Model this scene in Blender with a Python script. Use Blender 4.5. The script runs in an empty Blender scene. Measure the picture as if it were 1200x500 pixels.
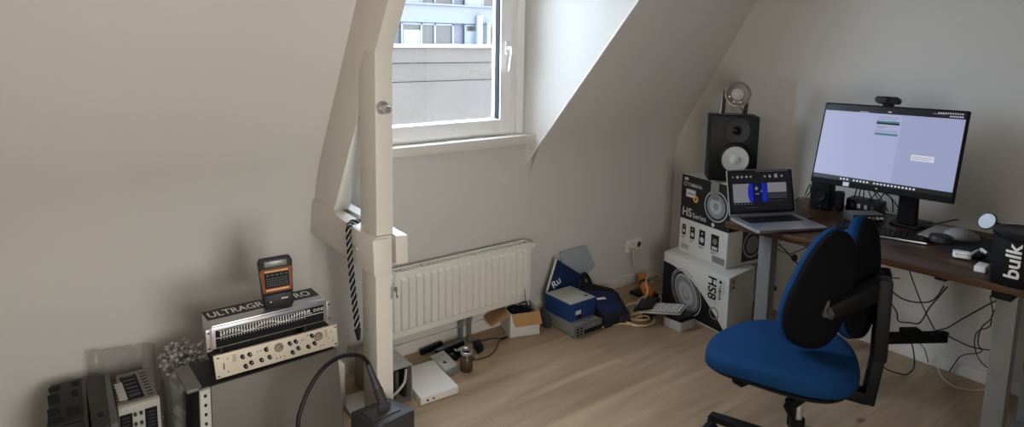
import bpy, bmesh, math, random
from mathutils import Matrix, Vector
random.seed(7)
V = Vector
S = bpy.context.scene
COL = S.collection
R = math.radians

# ------------------------------------------------------------------ camera model (1200 x 500 frame)
F_PX, YAW, PITCH, ROLL, PX, PY = 771.05, R(38.177), R(8.136), R(0.95), 600.0, 155.3
CAM = V((0, 0, 1.55))
_f = V((math.sin(YAW)*math.cos(PITCH), math.cos(YAW)*math.cos(PITCH), -math.sin(PITCH)))
_r = V((math.cos(YAW), -math.sin(YAW), 0)); _u = _r.cross(_f)
RIGHT = math.cos(ROLL)*_r + math.sin(ROLL)*_u
UP = -math.sin(ROLL)*_r + math.cos(ROLL)*_u
FWD = _f
def at(x, y, ax, val):
    """world point seen at pixel (x, y) on the plane ax = val"""
    d = RIGHT*((x-PX)/F_PX) - UP*((y-PY)/F_PX) + FWD
    i = 'xyz'.index(ax)
    return CAM + d*((val-CAM[i])/d[i])

# ------------------------------------------------------------------ materials
def lin(c): 
    c /= 255.0
    return c/12.92 if c <= .04045 else ((c+.055)/1.055)**2.4
def rgb(r, g, b): return (lin(r), lin(g), lin(b), 1)
MATS = {}
def mat(name, c, rough=.5, metal=0, var=.06, scale=14, bump=0, bscale=200, emit=0, spec=.4, coat=0):
    if name in MATS: return MATS[name]
    m = bpy.data.materials.new(name); m.use_nodes = True
    nt = m.node_tree; b = nt.nodes['Principled BSDF']
    col = rgb(*c)
    b.inputs['Roughness'].default_value = rough; b.inputs['Metallic'].default_value = metal
    b.inputs['Specular IOR Level'].default_value = spec
    b.inputs['Coat Weight'].default_value = coat
    tc = nt.nodes.new('ShaderNodeTexCoord')
    if var:
        n = nt.nodes.new('ShaderNodeTexNoise'); n.inputs['Scale'].default_value = scale; n.inputs['Detail'].default_value = 4
        mx = nt.nodes.new('ShaderNodeMix'); mx.data_type = 'RGBA'
        nt.links.new(tc.outputs['Object'], n.inputs['Vector'])
        nt.links.new(n.outputs['Fac'], mx.inputs[0])
        mx.inputs[6].default_value = tuple(max(0, x*(1-var)) for x in col[:3])+(1,)
        mx.inputs[7].default_value = tuple(min(1, x*(1+var)) for x in col[:3])+(1,)
        nt.links.new(mx.outputs[2], b.inputs['Base Color'])
    else: b.inputs['Base Color'].default_value = col
    if bump:
        n2 = nt.nodes.new('ShaderNodeTexNoise'); n2.inputs['Scale'].default_value = bscale; n2.inputs['Detail'].default_value = 3
        bp = nt.nodes.new('ShaderNodeBump'); bp.inputs['Strength'].default_value = bump; bp.inputs['Distance'].default_value = .002
        nt.links.new(tc.outputs['Object'], n2.inputs['Vector']); nt.links.new(n2.outputs['Fac'], bp.inputs['Height'])
        nt.links.new(bp.outputs['Normal'], b.inputs['Normal'])
    if emit:
        b.inputs['Emission Color'].default_value = col; b.inputs['Emission Strength'].default_value = emit; b.inputs['Base Color'].default_value = (.01, .01, .01, 1)
    MATS[name] = m; return m
def glassy(name, tint=(255,255,255), gloss=.08, rough=.02, diffuse=0, dcol=(200,200,200), noise=None):
    if name in MATS: return MATS[name]
    m = bpy.data.materials.new(name); m.use_nodes = True; nt = m.node_tree
    nt.nodes.remove(nt.nodes['Principled BSDF']); out = nt.nodes['Material Output']
    t = nt.nodes.new('ShaderNodeBsdfTransparent'); t.inputs[0].default_value = rgb(*tint)
    g = nt.nodes.new('ShaderNodeBsdfGlossy'); g.inputs['Roughness'].default_value = rough
    mx = nt.nodes.new('ShaderNodeMixShader'); mx.inputs[0].default_value = gloss
    nt.links.new(t.outputs[0], mx.inputs[1]); nt.links.new(g.outputs[0], mx.inputs[2])
    last = mx
    if diffuse:
        d = nt.nodes.new('ShaderNodeBsdfDiffuse'); d.inputs[0].default_value = rgb(*dcol)
        m2 = nt.nodes.new('ShaderNodeMixShader'); m2.inputs[0].default_value = diffuse
        if noise:
            tc = nt.nodes.new('ShaderNodeTexCoord'); n = nt.nodes.new('ShaderNodeTexNoise'); n.inputs['Scale'].default_value = noise; n.inputs['Detail'].default_value = 5
            mr = nt.nodes.new('ShaderNodeMapRange'); mr.inputs[1].default_value = .35; mr.inputs[2].default_value = .7
            mr.inputs[3].default_value = diffuse*.3; mr.inputs[4].default_value = min(1, diffuse*1.8)
            nt.links.new(tc.outputs['Object'], n.inputs['Vector']); nt.links.new(n.outputs['Fac'], mr.inputs[0]); nt.links.new(mr.outputs[0], m2.inputs[0])
        nt.links.new(mx.outputs[0], m2.inputs[1]); nt.links.new(d.outputs[0], m2.inputs[2]); last = m2
    nt.links.new(last.outputs[0], out.inputs[0]); MATS[name] = m; return m
def wood(name, c1, c2, plank=None, grain=(2.2, 40, 40), rough=.5, seam=.55):
    m = bpy.data.materials.new(name); m.use_nodes = True; nt = m.node_tree; b = nt.nodes['Principled BSDF']
    b.inputs['Roughness'].default_value = rough; b.inputs['Specular IOR Level'].default_value = .35
    tc = nt.nodes.new('ShaderNodeTexCoord'); mp = nt.nodes.new('ShaderNodeMapping'); mp.inputs['Scale'].default_value = grain
    nt.links.new(tc.outputs['Object'], mp.inputs[0])
    n = nt.nodes.new('ShaderNodeTexNoise'); n.inputs['Scale'].default_value = 1; n.inputs['Detail'].default_value = 7; n.inputs['Distortion'].default_value = .6
    nt.links.new(mp.outputs[0], n.inputs[0])
    n3 = nt.nodes.new('ShaderNodeTexNoise'); n3.inputs['Scale'].default_value = 2.3; n3.inputs['Detail'].default_value = 2
    nt.links.new(tc.outputs['Object'], n3.inputs[0])
    rp = nt.nodes.new('ShaderNodeValToRGB'); rp.color_ramp.elements[0].position = .33; rp.color_ramp.elements[1].position = .68
    rp.color_ramp.elements[0].color = rgb(*c1); rp.color_ramp.elements[1].color = rgb(*c2)
    ad = nt.nodes.new('ShaderNodeMath'); ad.operation = 'MULTIPLY_ADD'; ad.inputs[1].default_value = .35
    sb = nt.nodes.new('ShaderNodeMath'); sb.operation = 'SUBTRACT'; sb.inputs[1].default_value = .175
    nt.links.new(n3.outputs['Fac'], ad.inputs[0]); nt.links.new(n.outputs['Fac'], sb.inputs[0]); nt.links.new(sb.outputs[0], ad.inputs[2])
    nt.links.new(ad.outputs[0], rp.inputs[0])
    col = rp.outputs[0]
    if plank:
        br = nt.nodes.new('ShaderNodeTexBrick'); br.inputs['Scale'].default_value = 1
        br.inputs['Brick Width'].default_value = plank[0]; br.inputs['Row Height'].default_value = plank[1]
        br.inputs['Mortar Size'].default_value = .0012; br.inputs['Mortar Smooth'].default_value = .3; br.offset = .37
        br.inputs['Color1'].default_value = (.86, .86, .86, 1); br.inputs['Color2'].default_value = (1.0, 1.0, 1.0, 1); br.inputs['Mortar'].default_value = (seam, seam*.95, seam*.9, 1)
        nt.links.new(tc.outputs['Object'], br.inputs[0])
        mx = nt.nodes.new('ShaderNodeMix'); mx.data_type = 'RGBA'; mx.blend_type = 'MULTIPLY'; mx.inputs[0].default_value = 1
        nt.links.new(col, mx.inputs[6]); nt.links.new(br.outputs['Color'], mx.inputs[7]); col = mx.outputs[2]
        # small dark knots
        vo = nt.nodes.new('ShaderNodeTexVoronoi'); vo.inputs['Scale'].default_value = 1
        mk = nt.nodes.new('ShaderNodeMapping'); mk.inputs['Scale'].default_value = (2.6, 5.2, 1)
        nt.links.new(tc.outputs['Object'], mk.inputs[0]); nt.links.new(mk.outputs[0], vo.inputs['Vector'])
        r2 = nt.nodes.new('ShaderNodeValToRGB'); r2.color_ramp.elements[0].position = .03; r2.color_ramp.elements[1].position = .11
        r2.color_ramp.elements[0].color = (.45, .38, .3, 1); r2.color_ramp.elements[1].color = (1, 1, 1, 1)
        nt.links.new(vo.outputs['Distance'], r2.inputs[0])
        m3 = nt.nodes.new('ShaderNodeMix'); m3.data_type = 'RGBA'; m3.blend_type = 'MULTIPLY'; m3.inputs[0].default_value = 1
        nt.links.new(col, m3.inputs[6]); nt.links.new(r2.outputs[0], m3.inputs[7]); col = m3.outputs[2]
    nt.links.new(col, b.inputs['Base Color'])
    bp = nt.nodes.new('ShaderNodeBump'); bp.inputs['Strength'].default_value = .08; bp.inputs['Distance'].default_value = .002
    nt.links.new(n.outputs['Fac'], bp.inputs['Height']); nt.links.new(bp.outputs['Normal'], b.inputs['Normal'])
    MATS[name] = m; return m

WALL = mat('wall paint', (207, 203, 196), .85, var=.02, scale=3, bump=.06, bscale=90)
PAINT = mat('white gloss paint', (217, 211, 201), .4, var=.02, scale=6, bump=.05, bscale=30)
FRAME = mat('window white', (240, 238, 234), .35, var=.015)
CREAMRAD = mat('radiator enamel', (226, 222, 211), .35, var=.02)
OAK = wood('oak laminate', (147, 121, 94), (175, 149, 119), plank=(1.3, .19), grain=(1.3, 15, 1), rough=.42)
WALNUT = wood('dark walnut', (42, 26, 17), (86, 56, 36), grain=(30, 2.0, 30), rough=.38)
BLACK = mat('black plastic', (19, 19, 20), .45, var=.1, spec=.25)
MATTE = mat('matt black', (14, 14, 14), .7, var=.1, spec=.2)
SOOT = mat('soot black', (10, 10, 11), .85, var=0)
GLOSSBLK = mat('gloss black', (14, 14, 15), .12, var=0)
DGREY = mat('dark grey plastic', (58, 58, 58), .5)
MGREY = mat('mid grey metal', (118, 117, 114), .45, .3)
LGREY = mat('light grey plastic', (176, 174, 168), .45)
SILVER = mat('aluminium', (190, 190, 192), .32, .85, var=.03)
CHROME = mat('chrome', (205, 204, 200), .3, .7, var=0)
STEEL = mat('grey steel leg', (128, 128, 126), .42, .25)
WHITE = mat('white plastic', (225, 224, 220), .4, var=.02)
CARDW = mat('white printed card', (206, 203, 195), .6, var=.03)
CARDB = mat('brown card', (168, 128, 86), .8, var=.06, scale=40)
INK = mat('black print', (18, 18, 19), .5, var=.08)
INKG = mat('grey print', (120, 120, 120), .55, var=.05)
INKL = mat('pale print', (190, 190, 190), .55, var=.05)
CREAM = mat('cream faceplate', (214, 204, 184), .42, .1, var=.03)
ORANGE = mat('orange plastic', (122, 70, 38), .6)
BLUEF = mat('blue fabric', (17, 52, 90), .9, var=.12, scale=60, bump=.4, bscale=900, spec=.1)
BLUEBOX = mat('blue card', (24, 56, 106), .55, var=.08)
NAVY = mat('navy board', (16, 36, 78), .6, var=.1)
RUBBER = mat('black rubber', (16, 16, 17), .55, var=0)
CABLEW = mat('cream cable', (214, 202, 176), .5, var=.03)

# ------------------------------------------------------------------ mesh builder
def frame(O, u, v):
    u = V(u).normalized(); v = V(v); v = (v - u*v.dot(u)).normalized(); n = u.cross(v)
    M = Matrix.Identity(4)
    for i in range(3): M[i][0], M[i][1], M[i][2], M[i][3] = u[i], v[i], n[i], O[i]
    return M
_tc = {}
def text_geo(s, bold):
    k = (s, bold)
    if k not in _tc:
        c = bpy.data.curves.new('t', 'FONT'); c.body = s; c.size = 1; c.offset = bold; c.resolution_u = 3
        o = bpy.data.objects.new('t', c); COL.objects.link(o)
        dg = bpy.context.evaluated_depsgraph_get(); me = bpy.data.meshes.new_from_object(o.evaluated_get(dg))
        vs = [v.co.copy() for v in me.vertices]; fs = [list(p.vertices) for p in me.polygons]
        bpy.data.objects.remove(o); bpy.data.curves.remove(c); bpy.data.meshes.remove(me)
        _tc[k] = (vs, fs)
    return _tc[k]
class MB:
    def __init__(s, M=None): s.v = []; s.f = []; s.mi = []; s.m = 0; s.M = M or Matrix.Identity(4)
    def add(s, vs, fs, M=None):
        T = s.M @ M if M else s.M; o = len(s.v)
        s.v += [T @ V(p) for p in vs]; s.f += [[i+o for i in f] for f in fs]; s.mi += [s.m]*len(fs); return s
    def bm(s, b, M=None):
        b.verts.index_update(); s.add([v.co.copy() for v in b.verts], [[v.index for v in f.verts] for f in b.faces], M); b.free(); return s
    def box(s, x0, x1, y0, y1, z0, z1, bev=.003, M=None, seg=2):
        b = bmesh.new(); bmesh.ops.create_cube(b, size=1)
        for v in b.verts: v.co = V((x0+(v.co.x+.5)*(x1-x0), y0+(v.co.y+.5)*(y1-y0), z0+(v.co.z+.5)*(z1-z0)))
        bev = min(bev, .45*min(abs(x1-x0), abs(y1-y0), abs(z1-z0)))
        if bev > 0: bmesh.ops.bevel(b, geom=b.edges[:], offset=bev, segments=seg, affect='EDGES', profile=.6)
        return s.bm(b, M)
    def hexa(s, b4, t4, bev=.003, M=None, seg=2):
        """box from four bottom points and four top points (same winding)"""
        b = bmesh.new(); vs = [b.verts.new(V(p)) for p in list(b4)+list(t4)]
        for f in ((3,2,1,0),(4,5,6,7),(0,1,5,4),(1,2,6,5),(2,3,7,6),(3,0,4,7)): b.faces.new([vs[i] for i in f])
        bmesh.ops.recalc_face_normals(b, faces=b.faces[:])
        if bev > 0: bmesh.ops.bevel(b, geom=b.edges[:], offset=bev, segments=seg, affect='EDGES', profile=.6)
        return s.bm(b, M)
    def prism(s, poly, d0, d1, M=None, bev=0):
        """2-D polygon in local xy, extruded along local z from d0 to d1"""
        b = bmesh.new(); f = b.faces.new([b.verts.new((p[0], p[1], d0)) for p in poly])
        r = bmesh.ops.extrude_face_region(b, geom=[f])
        for g in r['geom']:
            if isinstance(g, bmesh.types.BMVert): g.co.z = d1
        bmesh.ops.recalc_face_normals(b, faces=b.faces[:])
        if bev: bmesh.ops.bevel(b, geom=b.edges[:], offset=bev, segments=2, affect='EDGES', profile=.6)
        return s.bm(b, M)
    def poly(s, pts, M=None): return s.add(pts, [list(range(len(pts)))], M)
    def flat(s, poly, M, lift=.0006): return s.add([(p[0], p[1], lift) for p in poly], [list(range(len(poly)))], M)
    def rect(s, x0, x1, y0, y1, M, lift=.0006): return s.flat([(x0,y0),(x1,y0),(x1,y1),(x0,y1)], M, lift)
    def disc(s, cx, cy, r, M, lift=.0006, ry=None, n=32, r2=0):
        ry = ry or r
        P = [(cx+r*math.cos(2*math.pi*i/n), cy+ry*math.sin(2*math.pi*i/n), lift) for i in range(n)]
        if not r2: return s.add(P, [list(range(n))], M)
        Q = [(cx+r2*math.cos(2*math.pi*i/n), cy+r2*ry/r*math.sin(2*math.pi*i/n), lift) for i in range(n)]
        return s.add(P+Q, [[i, (i+1)%n, n+(i+1)%n, n+i] for i in range(n)], M)
    def text(s, t, M, size, x=0, y=0, lift=.0008, bold=0.0, wid=None, align='L', rot=0):
        vs, fs = text_geo(t, bold)
        x0 = min(v.x for v in vs); x1 = max(v.x for v in vs)
        sx = (wid/(x1-x0)) if wid else size
        w = (x1-x0)*sx; off = {'L':0, 'C':-w/2, 'R':-w}[align]
        T = Matrix.Translation((x, y, lift)) @ Matrix.Rotation(R(rot), 4, 'Z')
        return s.add([((v.x-x0)*sx+off, v.y*size, 0) for v in vs], fs, M @ T)
    def cyl(s, p0, p1, r, r1=None, n=20, caps=True):
        p0, p1 = V(p0), V(p1); r1 = r if r1 is None else r1
        d = (p1-p0).normalized(); a = d.orthogonal().normalized(); c = d.cross(a)
        vs = []
        for P, q in ((p0, r), (p1, r1)):
            vs += [P + a*(q*math.cos(2*math.pi*i/n)) + c*(q*math.sin(2*math.pi*i/n)) for i in range(n)]
        fs = [[i, (i+1)%n, n+(i+1)%n, n+i] for i in range(n)]
        if caps: fs += [list(range(n))[::-1], list(range(n, 2*n))]
        return s.add(vs, fs)
    def lathe(s, prof, M=None, n=32):
        """profile (r, z) round local z"""
        vs = []; fs = []
        for r, z in prof: vs += [(max(r, 1e-5)*math.cos(2*math.pi*i/n), max(r, 1e-5)*math.sin(2*math.pi*i/n), z) for i in range(n)]
        for k in range(len(prof)-1): fs += [[k*n+i, k*n+(i+1)%n, (k+1)*n+(i+1)%n, (k+1)*n+i] for i in range(n)]
        return s.add(vs, fs, M)
    def tube(s, pts, r, n=8, smooth=True, sub=6):
        pts = [V(p) for p in pts]
        if smooth and len(pts) > 2: pts = spline(pts, sub)
        vs = []; fs = []; a = None
        for i, p in enumerate(pts):
            d = (pts[min(i+1, len(pts)-1)]-pts[max(i-1, 0)]).normalized()
            a = d.orthogonal().normalized() if a is None else (a-d*a.dot(d)).normalized()
            c = d.cross(a)
            vs += [p + a*(r*math.cos(2*math.pi*k/n)) + c*(r*math.sin(2*math.pi*k/n)) for k in range(n)]
        for i in range(len(pts)-1): fs += [[i*n+k, i*n+(k+1)%n, (i+1)*n+(k+1)%n, (i+1)*n+k] for k in range(n)]
        fs += [list(range(n))[::-1], list(range((len(pts)-1)*n, len(pts)*n))]
        return s.add(vs, fs)
    def ball(s, c, r, n=16, M=None):
        b = bmesh.new(); bmesh.ops.create_uvsphere(b, u_segments=n, v_segments=max(6, n//2), radius=1)
        rr = r if hasattr(r, '__len__') else (r, r, r)
        for v in b.verts: v.co = V((c[0]+v.co.x*rr[0], c[1]+v.co.y*rr[1], c[2]+v.co.z*rr[2]))
        return s.bm(b, M)
    def build(s, name, mats, parent=None, local=False, ang=38):
        me = bpy.data.meshes.new(name); vs = s.v
        if parent is not None and not local:
            I = wmat(parent).inverted(); vs = [I @ p for p in vs]
        origin = V((0, 0, 0))
        if parent is None:
            xs = [p.x for p in vs]; ys = [p.y for p in vs]; zs = [p.z for p in vs]
            origin = V(((min(xs)+max(xs))/2, (min(ys)+max(ys))/2, min(zs))); vs = [p-origin for p in vs]
        me.from_pydata([tuple(p) for p in vs], [], s.f)
        for m in (mats if isinstance(mats, (list, tuple)) else [mats]): me.materials.append(m)
        for p, i in zip(me.polygons, s.mi): p.material_index = i; p.use_smooth = True
        me.set_sharp_from_angle(angle=R(ang)); me.validate(); me.update()
        o = bpy.data.objects.new(name, me); COL.objects.link(o); o.location = origin
        if parent is not None: o.parent = parent
        return o
def wmat(o):
    M = Matrix.LocRotScale(o.location, o.rotation_euler, o.scale)
    return wmat(o.parent) @ M if o.parent else M
def spline(P, sub):
    out = []
    for i in range(len(P)-1):
        p0, p1, p2, p3 = P[max(i-1, 0)], P[i], P[i+1], P[min(i+2, len(P)-1)]
        for k in range(sub):
            t = k/sub; out.append(.5*((2*p1)+(p2-p0)*t+(2*p0-5*p1+4*p2-p3)*t*t+(3*p1-p0-3*p2+p3)*t**3))
    out.append(P[-1]); return out
def thing(name, label, cat, loc=(0, 0, 0), rotz=0, group=None):
    o = bpy.data.objects.new(name, None); COL.objects.link(o); o.empty_display_size = .05
    o.location = loc; o.rotation_euler = (0, 0, rotz); tag(o, label, cat, group); return o
def tag(o, label, cat, group=None, kind=None):
    o['label'] = label; o['category'] = cat
    if group: o['group'] = group
    if kind: o['kind'] = kind
    return o
def struct(o, label=None, cat=None):
    o['kind'] = 'structure'
    if label: o['label'] = label
    if cat: o['category'] = cat
    return o

# ------------------------------------------------------------------ ROOM
XR, YB, ZC, SL = 3.517, 2.72, .90, .593            # right wall, back wall, crease height, slope run per rise
XL, YR, ZT = -.6, -.35, 2.45                        # left limit, rear wall, flat ceiling
def sy(z): return YB - (z-ZC)*SL                    # y of the sloped ceiling at height z
def lx(y): return -.115 - (2.72-y)*.14                # x of the left wall at y
struct(MB().box(-1.2, 4.2, YR-.1, 3.0, -.1, 0, 0).build('floor', OAK), 'light oak laminate floor', 'floor')
# back (knee) wall, rising to the window board inside the dormer
DX0, DX1 = 1.115, 2.245
b = MB().box(-.8, XR+.1, YB, YB+.14, 0, ZC, 0)
b.box(DX0-.1, DX1+.1, YB, YB+.14, ZC, 1.005, 0)
struct(b.build('wall_back', WALL), 'off-white knee wall below the dormer window', 'wall')
# sloped ceiling with the dormer hole, plus the flat ceiling
NS = V((0, 1, SL)).normalized()*.12
def slab(mb, pts):
    lo = [V(p) for p in pts]; hi = [p+NS for p in lo]; n = len(lo)
    mb.add(lo+hi, [list(range(n)), list(range(n, 2*n))[::-1]]+[[i, (i+1)%n, n+(i+1)%n, n+i] for i in range(n)])
ZD = 2.34                                           # dormer ceiling height
def chx(z): return 2.249 + (z-.88)*.313             # right edge of the dormer hole
b = MB()
slab(b, [(-.8, sy(ZC), ZC), (DX0, sy(ZC), ZC), (DX0, sy(ZT), ZT), (-.8, sy(ZT), ZT)])
slab(b, [(chx(ZC), sy(ZC), ZC), (XR+.1, sy(ZC), ZC), (XR+.1, sy(ZT), ZT), (chx(ZT), sy(ZT), ZT)])
slab(b, [(DX0, sy(ZD), ZD), (chx(ZD), sy(ZD), ZD), (chx(ZT), sy(ZT), ZT), (DX0, sy(ZT), ZT)])
b.box(-1.2, XR+.1, YR-.1, sy(ZT)+.05, ZT, ZT+.1, 0)
def cove(x00, x01, x10, x11, r=.16):
    # soft plaster curve between knee wall and slope (left x at the foot/head, right x at the foot/head)
    n = 14; q0, q1, q2 = V((0, YB-.0005, ZC-r)), V((0, YB-.0005, ZC)), V((0, sy(ZC+r*.86)-.0005, ZC+r*.86)); P = []
    for i in range(n+1):
        t_ = i/n; p = q0*(1-t_)**2+q1*2*t_*(1-t_)+q2*t_*t_; P.append((x00+(x10-x00)*t_, p.y, p.z)); P.append((x01+(x11-x01)*t_, p.y, p.z))
    b.add(P, [[2*i, 2*i+1, 2*i+3, 2*i+2] for i in range(n)])
cove(-.8, 1.05, -.8, 1.05)
cove(chx(.885), XR, chx(ZC+.14), XR)
struct(b.build('ceiling', WALL), 'off-white sloped attic ceiling', 'ceiling')
# dormer lining: right cheek (splayed), left cheek, top
b = MB()
A, B_, C_ = V((DX1, YB+.05, .88)), V((DX1, 2.92, ZD)), V((chx(ZD), sy(ZD), ZD))
A0 = V((chx(.885), sy(.885), .885)); A1 = V((DX1, 2.92, .88))
cs = [A0, A1, B_, C_]; off = V((.06, .02, 0))
b.add(cs+[p+off for p in cs], [[0,1,2,3], [7,6,5,4], [0,3,7,4], [1,0,4,5], [2,1,5,6], [3,2,6,7]])
struct(b.build('wall_dormer_right', WALL), 'bright splayed right cheek of the dormer', 'wall')
b = MB(); cs = [V((DX0, sy(ZC), ZC)), V((DX0, 2.92, ZC)), V((DX0, 2.92, ZD)), V((DX0, sy(ZD), ZD))]; off = V((-.06, 0, 0))
b.add(cs+[p+off for p in cs], [[3,2,1,0], [4,5,6,7], [0,4,7,3], [1,5,4,0], [2,6,5,1], [3,7,6,2]])
struct(b.build('wall_dormer_left', WALL), 'left cheek of the dormer behind the timber post', 'wall')
struct(MB().box(DX0-.06, chx(ZD)+.06, sy(ZD)-.0, 2.92, ZD, ZD+.06, 0).build('ceiling_dormer', WALL), 'ceiling of the dormer', 'ceiling')
# white bead along the cheek edge
p0, p1 = V((chx(.885), sy(.885)-.004, .885)), V((chx(ZD), sy(ZD)-.004, ZD))
struct(MB().cyl(p0, p1, .0055, n=8).build('trim_1', PAINT), 'thin white bead along the dormer edge', 'trim')
struct(MB().box(XR, XR+.12, YR-.1, YB+.14, 0, ZT+.1, 0).build('wall_right', WALL), 'off-white right wall behind the desk', 'wall')
# left wall, turned a little; unseen rear wall, darkened against bounce, with the window opening
m_ = MB(); m_.add([(lx(YR-.1),YR-.1,0),(lx(YB+.1),YB+.1,0),(lx(YB+.1),YB+.1,ZT+.1),(lx(YR-.1),YR-.1,ZT+.1),(lx(YR-.1)-.12,YR-.1,0),(lx(YB+.1)-.12,YB+.1,0),(lx(YB+.1)-.12,YB+.1,ZT+.1),(lx(YR-.1)-.12,YR-.1,ZT+.1)],
      [[0,1,2,3],[7,6,5,4],[0,4,5,1],[2,6,7,3],[1,5,6,2],[3,7,4,0]])
struct(m_.build('wall_left', WALL), 'off-white left wall', 'wall')
RW = (.15, .95, .50, 1.60)                         # unseen rear window opening, sized and placed to light the room
b = MB()
b.box(-1.2, RW[0], YR-.12, YR, 0, ZT+.1, 0).box(RW[1], XR+.1, YR-.12, YR, 0, ZT+.1, 0).box(RW[0], RW[1], YR-.12, YR, 0, RW[2], 0).box(RW[0], RW[1], YR-.12, YR, RW[3], ZT+.1, 0)
struct(b.build('wall_front', mat('bounce cutting dark', (70, 68, 64), .8, var=.03)), 'unseen wall behind the photographer, darkened to cut bounce light', 'wall')  # out of view; the dark colour cuts light bounced back into the room
# baseboards
struct(MB().box(-.1, XR, YB-.014, YB, 0, .062, .003).build('baseboard_back', PAINT), 'white skirting board on the knee wall', 'baseboard')
struct(MB().box(XR-.014, XR, YR, YB-.014, 0, .062, .003).build('baseboard_right', PAINT), 'white skirting board under the desk', 'baseboard')

# ------------------------------------------------------------------ WINDOW 1 (dormer)
w = bpy.data.objects.new('window_1', None); COL.objects.link(w); w.location = (1.7, 2.78, 1.04)
struct(w, 'white framed tilt window in the dormer', 'window')
def ring(mb, x0, x1, z0, z1, t, y0, y1, tb=None, bev=.004):
    tb = tb or t
    mb.box(x0, x0+t, y0, y1, z0, z1, bev).box(x1-t, x1, y0, y1, z0, z1, bev).box(x0+t, x1-t, y0, y1, z0, z0+tb, bev).box(x0+t, x1-t, y0, y1, z1-t, z1, bev)
ring(m := MB(), DX0+.005, 2.236, 1.035, ZD-.01, .075, 2.775, 2.87, .02); m.build('outer_frame', FRAME, w)
m = MB(); m.box(2.195, 2.243, 2.755, 2.80, 1.04, ZD-.01, .004); m.build('stop_bead', FRAME, w)
ring(m := MB(), 1.185, 2.150, 1.052, ZD-.09, .068, 2.752, 2.83, .075); sash = m.build('sash', FRAME, w)
ring(m := MB(), 1.243, 2.086, 1.118, ZD-.15, .008, 2.762, 2.80, .008, .001); m.build('gasket', SOOT, w)
MB().box(1.249, 2.082, 2.785, 2.795, 1.124, ZD-.155, 0).build('glass', glassy('window glass', (236, 240, 244), .05, .02, .06, (190, 192, 200), 60), w)
hp = V((2.118, 2.752, 1.50))
m = MB(); m.box(hp.x-.014, hp.x+.014, hp.y-.012, hp.y, hp.z-.035, hp.z+.035, .004)
m.cyl(hp+V((0, -.012, 0)), hp+V((0, -.042, 0)), .009)
m.tube([hp+V((0, -.042, .006)), hp+V((0, -.045, -.02)), hp+V((-.006, -.045, -.06)), hp+V((-.012, -.042, -.118))], .0085, 10)
m.build('handle', WHITE, w)
m = MB(); m.box(DX0, 2.285, 2.685, 2.79, .992, 1.04, .006)
m.build('window_sill', PAINT, w)
m = MB(); m.box(2.235, 2.262, 2.715, 2.74, .90, .993, .003); m.build('sill_bracket', PAINT, w)

# ------------------------------------------------------------------ UNSEEN WINDOW behind the camera, shaped for the room light
def plainwin(name, pts, label, y_axis):
    (x0, y0), (x1, y1), z0, z1 = pts
    o = bpy.data.objects.new(name, None); COL.objects.link(o); o.location = ((x0+x1)/2, (y0+y1)/2, z0); struct(o, label, 'window')
    d = V((x1-x0, y1-y0, 0)); L = d.length; M = frame(V((x0, y0, z0)), d, (0, 0, 1))
    m = MB(M); H = z1-z0
    m.box(0, .05, 0, H, -.05, .0).box(L-.05, L, 0, H, -.05, 0).box(.05, L-.05, 0, .05, -.05, 0).box(.05, L-.05, H-.05, H, -.05, 0)
    m.box(L/2-.03, L/2+.03, .05, H-.05, -.05, 0)
    m.build('window_frame', FRAME, o)
    return o
plainwin('window_2', ((RW[1], YR-.05), (RW[0], YR-.05), RW[2], RW[3]), 'unseen white window behind the photographer, placed to light the room', 0)

# ------------------------------------------------------------------ TIMBER TRUSS
t = bpy.data.objects.new('trim_2', None); COL.objects.link(t); t.location = (1.07, 2.15, 0)
struct(t, 'white painted timber roof truss with post, rafter and double tie beam', 'truss')
# rafter and brace profile in the y-z plane, extruded along x
MX = frame((0, 0, 0), (0, 1, 0), (0, 0, 1))        # local x -> y, local y -> z, normal -> +x
raf = [(sy(.835)+.0, .835), (sy(2.44), 2.44), (sy(2.44)-.245, 2.44), (sy(.90)-.245, .90), (sy(.835)-.245+.02, .835)]
m = MB(MX); m.prism([(sy(.836)+.012, .836), (sy(2.44)+.012, 2.44), (sy(2.44)-.248, 2.44), (sy(.836)-.248, .836)], 1.05, 1.117, bev=.0015)
m.build('rafter', PAINT, t)
m = MB(MX); m.prism([(2.122, .828), (2.255, .828), (2.255, 1.40), (2.20, 1.50), (2.118, 1.50)], 1.0495, 1.1165, bev=.0015); up = m.build('post', PAINT, t)
m = MB(); m.hexa([(1.036, 2.103, 0), (1.102, 2.103, 0), (1.102, 2.22, 0), (1.036, 2.22, 0)], [(1.034, 2.103, .83), (1.102, 2.103, .83), (1.102, 2.22, .83), (1.034, 2.22, .83)], .004); m.build('post', PAINT, t)
m = MB(); m.hexa([(1.021, 2.088, .690), (1.086, 2.088, .684), (1.086, 2.72, .70), (1.03, 2.72, .70)], [(1.021, 2.095, .824), (1.084, 2.092, .824), (1.086, 2.72, .85), (1.04, 2.72, .85)], .005); m.build('tie_beam', PAINT, t)
m = MB(); m.hexa([(1.116, 2.10, .715), (1.167, 2.10, .711), (1.167, 2.72, .72), (1.116, 2.72, .72)], [(1.116, 2.10, .826), (1.167, 2.10, .82), (1.167, 2.72, .84), (1.116, 2.72, .84)], .005); m.build('tie_beam', PAINT, t)
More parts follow.
